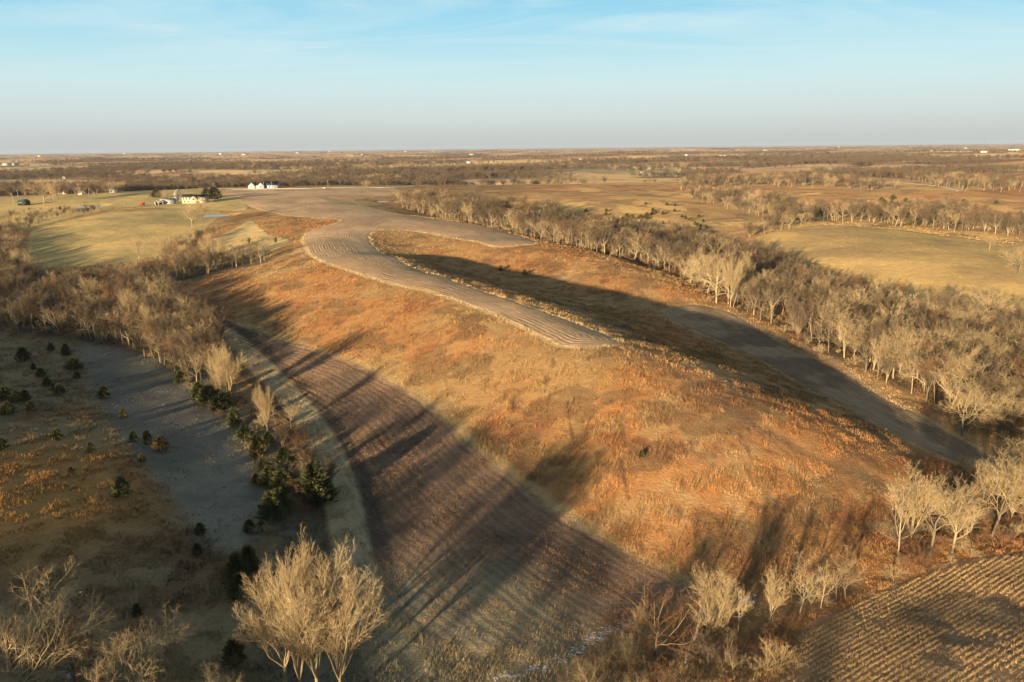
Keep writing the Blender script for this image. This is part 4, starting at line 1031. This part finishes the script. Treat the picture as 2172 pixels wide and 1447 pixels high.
def gable_roof(x0, x1, y0, y1, h, rh, axis='x', ov=.45, th=.18):
    x0 -= ov; x1 += ov; y0 -= ov; y1 += ov; P_ = []
    if axis == 'x':
        ym = (y0+y1)/2; k = rh*ov/((y1-y0)/2-ov+1e-6)
        for a, b in ((y0, ym), (y1, ym)):
            V = np.array([(x0, a, h-k), (x1, a, h-k), (x1, b, h+rh+.02), (x0, b, h+rh+.02), (x0, a, h-k+th), (x1, a, h-k+th), (x1, b, h+rh+th), (x0, b, h+rh+th)])
            P_.append((V, np.array([(0, 3, 2, 1), (4, 5, 6, 7), (0, 1, 5, 4), (1, 2, 6, 5), (2, 3, 7, 6), (3, 0, 4, 7)])))
    else:
        xm = (x0+x1)/2; k = rh*ov/((x1-x0)/2-ov+1e-6)
        for a, b in ((x0, xm), (x1, xm)):
            V = np.array([(a, y0, h-k), (a, y1, h-k), (b, y1, h+rh+.02), (b, y0, h+rh+.02), (a, y0, h-k+th), (a, y1, h-k+th), (b, y1, h+rh+th), (b, y0, h+rh+th)])
            P_.append((V, np.array([(0, 3, 2, 1), (4, 5, 6, 7), (0, 1, 5, 4), (1, 2, 6, 5), (2, 3, 7, 6), (3, 0, 4, 7)])))
    return P_
MW = dict(white=plain('white_siding', (168, 164, 154), .7, .12), cream=plain('cream_siding', (168, 154, 122), .7, .12), yellow=plain('yellow_siding', (190, 170, 112), .7, .12),
          tan=plain('tan_siding', (190, 170, 134), .8, .15), red=plain('red_siding', (150, 44, 34), .8, .25), green=plain('dark_green_siding', (58, 62, 54), .8, .25), grey=plain('grey_siding', (150, 146, 140), .7, .2))
MR = dict(dark=plain('dark_shingles', (50, 50, 54), .9, .3), blue=plain('slate_blue_shingles', (46, 54, 68), .9, .3), tin=plain('pale_sheet_metal_roof', (160, 150, 142), .5, .35, .4), white=plain('white_sheet_roof', (182, 180, 174), .6, .1),
          red=plain('red_sheet_roof', (146, 46, 38), .7, .2), green=plain('green_sheet_roof', (58, 66, 66), .7, .2), brown=plain('brown_shingles', (96, 78, 62), .9, .3))
M_GLASS = plain('window_glass', (40, 46, 54), .15, .1); M_TRIM = plain('white_trim', (182, 180, 174), .6, .1); M_DARK = plain('dark_opening', (30, 28, 26), .9, .3)
def rotz_root(name, x, y, rz, label, cat_, group=None):
    o = bpy.data.objects.new(name, None); COL.objects.link(o); o.location = (x, y, H1(x, y)); o.rotation_euler = (0, 0, rz); o.empty_display_size = 1
    return tag(o, label, cat_, group)
def window(root, x, y, z, w=1.0, h=1.3, face='y'):
    if face == 'y': fr = box_vf(x-w/2-.1, x+w/2+.1, y-.05, y, z-.1, z+h+.1); pn = box_vf(x-w/2, x+w/2, y-.08, y-.052, z, z+h)
    else: fr = box_vf(x-.05, x, y-w/2-.1, y+w/2+.1, z-.1, z+h+.1); pn = box_vf(x-.08, x-.052, y-w/2, y+w/2, z, z+h)
    f = mesh_obj('window', [fr], M_TRIM, root); mesh_obj('pane', [pn], M_GLASS, f)
def door(root, x, y, w=1.0, h=2.1, mat=None):
    mesh_obj('door', [box_vf(x-w/2, x+w/2, y-.07, y-.003, 0, h)], mat or M_TRIM, root)
# long ranch house with a walk-out front
x, y = hit(411, 431); R = rotz_root('ranch_house', x, y, math.radians(-6), 'long cream ranch house with a dark roof and a small front gable beside the pines', 'house'); R.scale = (1.1, 1.1, 1.05)
mesh_obj('wall', gable_walls(-10, 9.5, 0, 8, 5.0, 1.9)+gable_walls(-1.6, 3.4, -1.6, 2.0, 4.6, 1.5, 'y'), MW['cream'], R)
mesh_obj('roof', gable_roof(-10, 9.5, 0, 8, 5.0, 1.9), MR['dark'], R); mesh_obj('porch_roof', gable_roof(-1.6, 3.4, -1.6, 3.2, 4.6, 1.5, 'y'), MR['dark'], R)
for wx in (-8.4, -6, -3.4, 5, 7.8): window(R, wx, 0, 3.1)
for wx in (-8.0, -4.4): window(R, wx, 0, .7)
window(R, .9, -1.6, 2.6, 1.6, 1.4); door(R, 6.4, 0); 
mesh_obj('chimney', [box_vf(4, 4.8, 4.6, 5.4, 5.2, 8.0)], MR['brown'], R)
dk = mesh_obj('deck', [box_vf(3.6, 9.6, -3.2, -.05, 2.2, 2.45)]+[box_vf(a, a+.15, -3.1, -2.95, -.5, 2.2) for a in (3.8, 6.6, 9.3)]+[box_vf(3.6, 9.6, -3.2, -3.1, 3.2, 3.3)], MW['tan'], R)
# small barn with an open carport
x, y = hit(347, 434); R = rotz_root('barn', x, y, math.radians(8), 'small white barn with a pale rusty roof and an open dark bay', 'barn'); R.scale = (1.0, 1.0, 1.0)
mesh_obj('wall', gable_walls(-4, 8, 3, 11, 3.0, 2.0)+gable_walls(-7.4, -6.9, 0, 4.6, 2.6, .1)+[box_vf(-4.6, -4.3, 0, 3, -1, 2.5), box_vf(-.6, -.3, 0, 3, -1, 2.5), box_vf(-4.3, -.6, .02, .25, 2.1, 2.5)], MW['white'], R)
mesh_obj('roof', gable_roof(-4, 8, 3, 11, 3.0, 2.0), MR['tin'], R); mesh_obj('porch_roof', gable_roof(-4.8, 0, -.2, 3.2, 2.5, 1.4, 'y')+gable_roof(-7.6, -4.9, 0, 5, 2.4, .9, 'y'), MW['white'], R)
mesh_obj('dark_bay_panel', [box_vf(-3.9, -.7, 2.85, 2.995, 0, 2.3)], M_DARK, R); mesh_obj('dark_bay_panel', [box_vf(-6.8, -5.2, -.1, -.05, 0, 1.9)], M_DARK, R); window(R, 2.4, 3, 1.0); window(R, 5.6, 3, 1.0)  # dark-coloured panels stand in for the shaded interior of the open carport
# red grain wagon by the barn
x, y = hit(303, 437); R = rotz_root('grain_wagon', x, y, .3, 'red grain wagon parked left of the small barn', 'wagon'); R.scale = (1.15, 1.15, 1.15)
V, F = box_vf(-1.8, 1.8, -1.1, 1.1, .9, 2.6); V[:4, :2] *= .62
mesh_obj('hopper', [(V, F)], MW['red'], R); mesh_obj('frame', [box_vf(-2.6, 1.9, -.5, .5, .65, .85)], M_DARK, R)
for wx in (-1.2, 1.2):
    for wy in (-.95, .95):
        w_ = tubes([(np.array([wx, wy-.12, .42]), np.array([wx, wy+.12, .42]), .42, .42, 0)], 12, .01); cap = None
        mesh = new_mesh('wheel', *w_); link('wheel', mesh, M_DARK, R)
# white farmhouse on the plateau: two wings and a link
x, y = hit(556, 400); s = 1.5; R = rotz_root('farmhouse', x, y, math.radians(-5), 'white farmhouse with slate blue roofs and two wings at the far end of the plateau', 'house'); R.scale = (.86, .86, .86)
mesh_obj('wall', gable_walls(-3, 20, 2, 12, 4.2, 4.2)+gable_walls(-5, 3.5, -2.5, 2.5, 4.0, 3.6, 'y')+gable_walls(-19.5, -10, 1, 9, 3.6, 3.8, 'y')+gable_walls(-10, -5, 2.5, 7.5, 3.0, 1.6), MW['white'], R)
mesh_obj('roof', gable_roof(-3, 20, 2, 12, 4.2, 4.2)+gable_roof(-5, 3.5, -2.5, 7, 4.0, 3.6, 'y'), MR['blue'], R); mesh_obj('garage_roof', gable_roof(-19.5, -10, 1, 9, 3.6, 3.8, 'y'), MR['blue'], R); mesh_obj('link_roof', gable_roof(-10.4, -5, 2.5, 7.5, 3.0, 1.6, ov=.3), MR['tin'], R)
for wx in (6, 9.5, 13, 16.8): window(R, wx, 2, 1.2, 1.4, 1.6)
window(R, -.7, -2.5, 1.2, 2.2, 1.8); window(R, -14.7, 1, 1.2, 1.4, 1.5); door(R, 4.6, 2, 1.3, 2.3, M_DARK)
# dark shed at the left
x, y = hit(43, 436); R = rotz_root('shed', x, y, math.radians(-28), 'dark green machine shed with a green metal roof at the left edge', 'shed'); R.scale = (.75, .75, .85)
mesh_obj('wall', gable_walls(-6, 6, 0, 10, 4.4, 2.2, 'y'), MW['green'], R); mesh_obj('roof', gable_roof(-6, 6, 0, 10, 4.4, 2.2, 'y'), MR['green'], R)
mesh_obj('sliding_door', [box_vf(-4.5, 4.5, -.08, -.01, 2.4, 4.0)], plain('weathered_green', (70, 92, 84), .8, .3), R); mesh_obj('dark_bay_panel', [box_vf(-4.5, 4.5, -.08, -.01, 0, 2.2)], M_DARK, R)
# farms seen across the country
def far_house(px, py, wpx, wall, roof, label, name='farmhouse', cat_='house', hh=None, deep=.55, rz=None):
    x, y = hit(px, py); z = H1(x, y); w = max(px_height(x, y, z, wpx*.85), 8); d = w*deep; h = hh or min(max(w*.2, 3.0), 5.5)
    R = rotz_root(name, x, y, RNG.uniform(-.5, .3)-math.atan2(x, y) if rz is None else rz, label, cat_)
    rh = d*.26
    mesh_obj('wall', gable_walls(-w/2, w/2, 0, d, h, rh), MW[wall], R); mesh_obj('roof', gable_roof(-w/2, w/2, 0, d, h, rh), MR[roof], R)
    if math.hypot(x, y) < 2400:
        nw = int(w//4)
        for k in range(nw): 
            if k == nw//2: mesh_obj('door', [box_vf(-w/2+(k+.5)*w/nw-.7, -w/2+(k+.5)*w/nw+.7, -.07, -.003, 0, 2.3)], M_DARK, R)
            else: window(R, -w/2+(k+.5)*w/nw, 0, 1.2, 1.2, 1.4)
for a in [(1019, 374, 24, 'yellow', 'tin', 'yellow two winged farmhouse with a pale roof beside the dark spruce'), (1046, 374, 15, 'cream', 'brown', 'smaller cream outbuilding between the yellow farmhouse and the spruce'),
    (88, 367, 12, 'yellow', 'tin', 'yellow lit house alone on the left hills'), (12, 351, 19, 'white', 'white', 'long white shed at the far left by the pale road'), (30, 351, 7, 'white', 'white', 'small white shed right of the long one at far left'),
    (143, 412, 11, 'cream', 'brown', 'cream cottage with a brown roof among the trees past the far pond'), (131, 412, 6, 'white', 'tin', 'small white outbuilding left of the cream cottage'), (122, 409, 5, 'white', 'white', 'little white shed at the left of the cottage row'),
    (172, 413, 7, 'white', 'tin', 'low white shed right of the cream cottage'), (240, 409, 6, 'white', 'white', 'white box shed at the wood edge above the lawn'), (137, 379, 5, 'white', 'tin', 'tiny pale house in the trees above the cottage'),
    (995, 346, 12, 'white', 'white', 'white shed in the middle distance above the yellow farmhouse'), (1000, 329, 10, 'white', 'tin', 'distant white farm near the horizon above the middle shed'),
    (1261, 355, 12, 'white', 'white', 'long white shed left of the village street'), (1286, 356, 9, 'cream', 'tin', 'first small house of the village by the road'), (1305, 356, 12, 'white', 'dark', 'tall white house of the village, second from left'),
    (1322, 355, 9, 'white', 'tin', 'white house of the village, third from left'), (1350, 356, 10, 'cream', 'brown', 'cream house of the village under the trees'), (1377, 358, 11, 'yellow', 'tin', 'bright yellow white house at the right of the village'),
    (1412, 355, 14, 'grey', 'blue', 'grey roofed house half hidden right of the village'), (1370, 371, 28, 'white', 'tin', 'long low white barn at the bend of the gravel road'), (1435, 374, 9, 'white', 'tin', 'left one of the three white houses above the hedge'),
    (1446, 374, 12, 'white', 'white', 'middle one of the three white houses above the hedge'), (1460, 375, 9, 'cream', 'tin', 'right one of the three white houses above the hedge'),
    (1532, 332, 14, 'white', 'tin', 'distant white farm right of the village near the horizon'), (1623, 320, 9, 'white', 'white', 'very distant white farm under the horizon right of centre'), (1658, 347, 14, 'red', 'red', 'red barn with a red roof in the far fields'),
    (1692, 327, 10, 'grey', 'tin', 'distant grey farm right of the red barn'), (1456, 330, 7, 'white', 'white', 'distant pale farm left of the white one near the horizon'), (1232, 339, 7, 'white', 'white', 'small pale shed above the left end of the village'),
    (2041, 336, 10, 'tan', 'brown', 'tan farmhouse left of the two white barns at far right'), (2055, 335, 7, 'cream', 'brown', 'small cream shed beside the tan farmhouse'), (2124, 337, 14, 'white', 'white', 'left one of the two big white barns at far right'), (2150, 336, 16, 'white', 'white', 'right one of the two big white barns at far right'),
    (2086, 324, 16, 'white', 'tan' if False else 'white', 'long white factory shed on the far right skyline fields'), (2150, 320, 24, 'white', 'white', 'longest white shed at the far right under the horizon'), (2048, 315, 6, 'white', 'white', 'tiny white farm above the tan farmhouse'), (1975, 321, 6, 'white', 'white', 'tiny pale farm left of the radio mast'),
    (470, 328, 10, 'white', 'white', 'distant white farm left of centre near the horizon'), (520, 329, 14, 'cream', 'tin', 'distant cream sheds right of the left white farm'), (85, 332, 10, 'tan', 'tin', 'distant tan farm at far left near the horizon'), (266, 327, 8, 'white', 'white', 'tiny white farm on the left horizon'),
    (630, 325, 9, 'white', 'white', 'small white farm on the skyline above the farmhouse'), (700, 323, 7, 'cream', 'white', 'small cream farm on the skyline right of the white one'), (760, 360, 7, 'grey', 'tin', 'grey roof among the trees beyond the plateau'), (770, 329, 8, 'white', 'white', 'white farm in the far fields beyond the plateau corner'),
    (172, 337, 5, 'tan', 'tin', 'tiny tan shed on the left hills'), (860, 322, 7, 'white', 'white', 'tiny white farm on the skyline over the long wood'), (920, 321, 5, 'cream', 'white', 'tiny cream farm on the skyline near the centre'), (1110, 316, 6, 'white', 'white', 'tiny white farm on the central skyline'),
    (1370, 313, 6, 'white', 'white', 'tiny white farm on the skyline above the village'), (1780, 312, 6, 'white', 'white', 'tiny white farm on the right skyline')]:
    far_house(*a, name='barn' if 'barn' in a[5] else 'shed' if 'shed' in a[5] else 'farmhouse', cat_='barn' if 'barn' in a[5] else 'shed' if 'shed' in a[5] else 'house')
M_POLE = plain('pole_wood', (150, 136, 116), .9, .3)
def pole(px, py, topy, label):
    x, y = hit(px, py); z = H1(x, y); h = px_height(x, y, z, py-topy)
    R = rotz_root('utility_pole', x, y, .3, label, 'utility pole', 'utility poles along the farm road')
    me = new_mesh('pole', *tubes([(np.array([0, 0, -.5]), np.array([0, 0, h]), .19, .13, 0)], 8, .01)); link('pole', me, M_POLE, R)
    mesh_obj('crossarm', [box_vf(-1.1, 1.1, -.16, -.05, h-.8, h-.62)], M_POLE, R)
for a in [(29, 434, 411, 'utility pole left of the dark shed'), (39, 420, 403, 'utility pole behind the roof of the dark shed'), (184, 414, 402, 'utility pole in front of the trees beyond the far pond'), (454, 404, 388, 'tall pale pole behind the big round pine'),
          (696, 399, 383, 'utility pole at the far edge of the tilled plateau'), (560, 401, 386, 'pole in front of the main wing of the white farmhouse'), (577, 401, 386, 'pole at the right of the white farmhouse'), (811, 393, 377, 'utility pole at the far right of the plateau'), (905, 390, 376, 'utility pole on the open prairie beyond the long wood'), (1757, 379, 366, 'pole at the start of the right gravel road')]: pole(*a)
# radio mast
x, y = hit(2086, 326); R = rotz_root('radio_mast', x, y, 0, 'thin lattice radio mast rising above the right horizon', 'mast'); h = px_height(x, y, H1(x, y), 38)
sg = [(np.array([math.cos(a)*1.2, math.sin(a)*1.2, 0]), np.array([math.cos(a)*1.2, math.sin(a)*1.2, h]),    .08, .06, 0) for a in (0, 2.09, 4.19)]
for k in range(int(h/6)): sg.append((np.array([1.2, 0, k*6]), np.array([-.6, 1.04, k*6+6]), .05, .05, 0)); sg.append((np.array([-.6, -1.04, k*6]), np.array([1.2, 0, k*6+6]), .1, .1, 0))
link('lattice', new_mesh('lattice', *tubes(sg, 4, .05)), plain('mast_steel', (110, 96, 92), .6, .2), R)
# car on the farm road
x, y = hit(689, 400); R = rotz_root('parked_car', x, y, .1, 'light car on the farm road at the far edge of the plateau', 'car')
V, F = box_vf(-2.3, 2.3, -.9, .9, .35, .95); V2, F2 = box_vf(-1.2, 1.5, -.8, .8, .96, 1.5); V2[4:, 0] *= .7
mesh_obj('body', [(V, F), (V2, F2)], MR['tin'], R)
for wx in (-1.4, 1.4):
    for wy in (-.85, .85): link('wheel', new_mesh('wheel', *tubes([(np.array([wx, wy-.1, .34]), np.array([wx, wy+.1, .34]), .34, .34, 0)], 12, .01)), M_DARK, R)
# roads
def road(name, pts, w, mat, lift=.3, n=10):
    p = smooth(hits(pts), False, n); d = np.gradient(p, axis=0); d /= np.linalg.norm(d, axis=1, keepdims=True); nrm = np.c_[-d[:, 1], d[:, 0]]
    rows = []
    for t in (-1.35, -1, 0, 1, 1.35):
        q = p+nrm*w/2*t; rows.append(np.c_[q, H(q[:, 0], q[:, 1])+(lift if abs(t) < 1.1 else -.3)])
    V = np.stack(rows, 1); zc = V[:, 1:4, 2].max(1); V[:, 1, 2] = V[:, 2, 2] = V[:, 3, 2] = zc
    n_, k = V.shape[:2]; V = V.reshape(-1, 3); i = np.arange(n_-1)[:, None]*k+np.arange(k-1)[None]
    F = np.stack([i, i+1, i+k+1, i+k], -1).reshape(-1, 4); me = new_mesh(name, V, F); tag(link(name, me, mat), kind='structure')
M_ASPH = plain('asphalt', (120, 116, 112), .9, .2, .2); M_GRAV = plain('gravel', (180, 164, 140), .95, .2, .2)
road('highway', [(985, 387), (1060, 381), (1110, 374), (1150, 367), (1200, 363), (1300, 359), (1440, 355)], 9, M_ASPH)
road('gravel_road', [(1330, 358), (1370, 361), (1420, 367), (1480, 374)], 6, M_GRAV)
road('gravel_road', [(1772, 379), (1850, 384), (1930, 389), (2000, 396), (2040, 406)], 5, M_GRAV)
road('farm_road', [(-60, 416), (80, 413), (200, 409), (330, 403), (450, 399), (600, 400), (760, 397), (835, 397), (905, 393), (985, 388)], 6, M_GRAV, .2)
road('gravel_road', [(28, 352), (36, 344), (44, 339)], 14, M_GRAV); road('gravel_road', [(1984, 322), (2020, 322), (2060, 322)], 16, M_GRAV)
road('driveway', [(372, 428), (374, 418), (374, 408), (380, 402)], 4, M_GRAV, .15)
# frozen ponds
def ice_material():
    B = NB('pond_ice'); geo = B.n('ShaderNodeNewGeometry'); nz = B.noise(geo.outputs['Position'], .25, 4)
    rgb = B.n('ShaderNodeRGB'); rgb.outputs[0].default_value = (*srgb(176, 168, 170), 1); B.l(B.scale(rgb.outputs[0], B.math('ADD', .75, B.math('MULTIPLY', nz, .5))), B.b.inputs['Base Color'])
    B.b.inputs['Roughness'].default_value = .45; B.b.inputs['Specular IOR Level'].default_value = .5; return B.mat
M_ICE = ice_material()
for cx, cy, ra, rb, zz in PONDS:
    a = np.linspace(0, 2*np.pi, 48, endpoint=False); k = 1.08+.14*np.sin(2*a+cx)+.08*np.sin(3*a+1)
    V = np.r_[[[cx, cy, zz]], np.c_[cx+ra*k*np.cos(a), cy+rb*k*np.sin(a), np.full(48, zz)]]
    F = np.array([(0, 1+i, 1+(i+1) % 48) for i in range(48)]); me = new_mesh('pond_water', V, F); tag(link('pond_water', me, M_ICE), kind='structure')
# snow lying along the lower creek
def snow():
    segs = [((1050, 1442), (1165, 1412), .6, 120), ((1165, 1410), (1240, 1375), .8, 90), ((1245, 1362), (1318, 1328), .8, 100), ((1318, 1328), (1345, 1322), .5, 40), ((1475, 1310), (1500, 1300), .8, 60), ((1580, 1278), (1600, 1270), .9, 60), ((120, 1430), (160, 1440), 1.0, 30), ((700, 1430), (740, 1440), .8, 20)]
    parts = []
    for a, b, spread, n in segs:
        pa = np.array(hit(*a)); pb = np.array(hit(*b))
        for k in range(n):
            t = RNG.random(); c = pa+(pb-pa)*t+RNG.normal(0, spread*.5, 2)+np.array([0, .5*math.sin(t*11)]); r = RNG.uniform(.04, .2)*(.6 if RNG.random() < .6 else 1); m_ = 7; an = np.linspace(0, 2*np.pi, m_, endpoint=False)
            rr = r*RNG.uniform(.6, 1.3, m_); vx = c[0]+rr*np.cos(an)*1.5; vy = c[1]+rr*np.sin(an)
            V = np.c_[vx, vy, H(vx, vy)-.02]; V = np.r_[V, [[c[0], c[1], H1(c[0], c[1])+.07]]]
            parts.append((V, np.array([(m_, i, (i+1) % m_) for i in range(m_)])))
    V, F = cat(parts); me = new_mesh('snow', V, F); o = link('snow', me, plain('old_snow', (176, 182, 196), .7, .1)); tag(o, 'thin broken patches of old snow along the lower creek', 'snow', kind='stuff')
snow()
# row of low bushes along the upper edge of the green pasture
for k in range(16):
    px = 214+k*6.6
    feature('shrub', BRUSH, 1, px, 447-k*.55+RNG.uniform(-1, 1), 447-k*.55-RNG.uniform(3.5, 5.5), 'low brown bush in the row along the top of the green pasture', 'shrub', 'bushes along the top of the green pasture', 1.5)
# far air
def haze():
    V, F = box_vf(-31000, 31000, -31000, 31000, float(HMIN)-1.5, 150.0)
    me = new_mesh('haze', V, F[:, ::-1][:, ::-1]); mat = bpy.data.materials.new('haze_air'); mat.use_nodes = True; N = mat.node_tree.nodes; L = mat.node_tree.links
    for n in list(N): N.remove(n)
    out = N.new('ShaderNodeOutputMaterial'); v = N.new('ShaderNodeVolumePrincipled'); v.inputs['Color'].default_value = (.40, .47, .58, 1); v.inputs['Density'].default_value = HAZE_D; v.inputs['Anisotropy'].default_value = 0.0
    L.new(v.outputs[0], out.inputs['Volume']); me.materials.append(mat); o = link('haze', me); tag(o, kind='stuff')
HMIN = min(float(H(np.linspace(-25000, 25000, 400), np.full(400, v)).min()) for v in np.linspace(-25000, 25000, 60)); HMIN = min(HMIN, -6.0)
HAZE_D = 3.0e-5
haze()
print('script objects', len(bpy.data.objects))
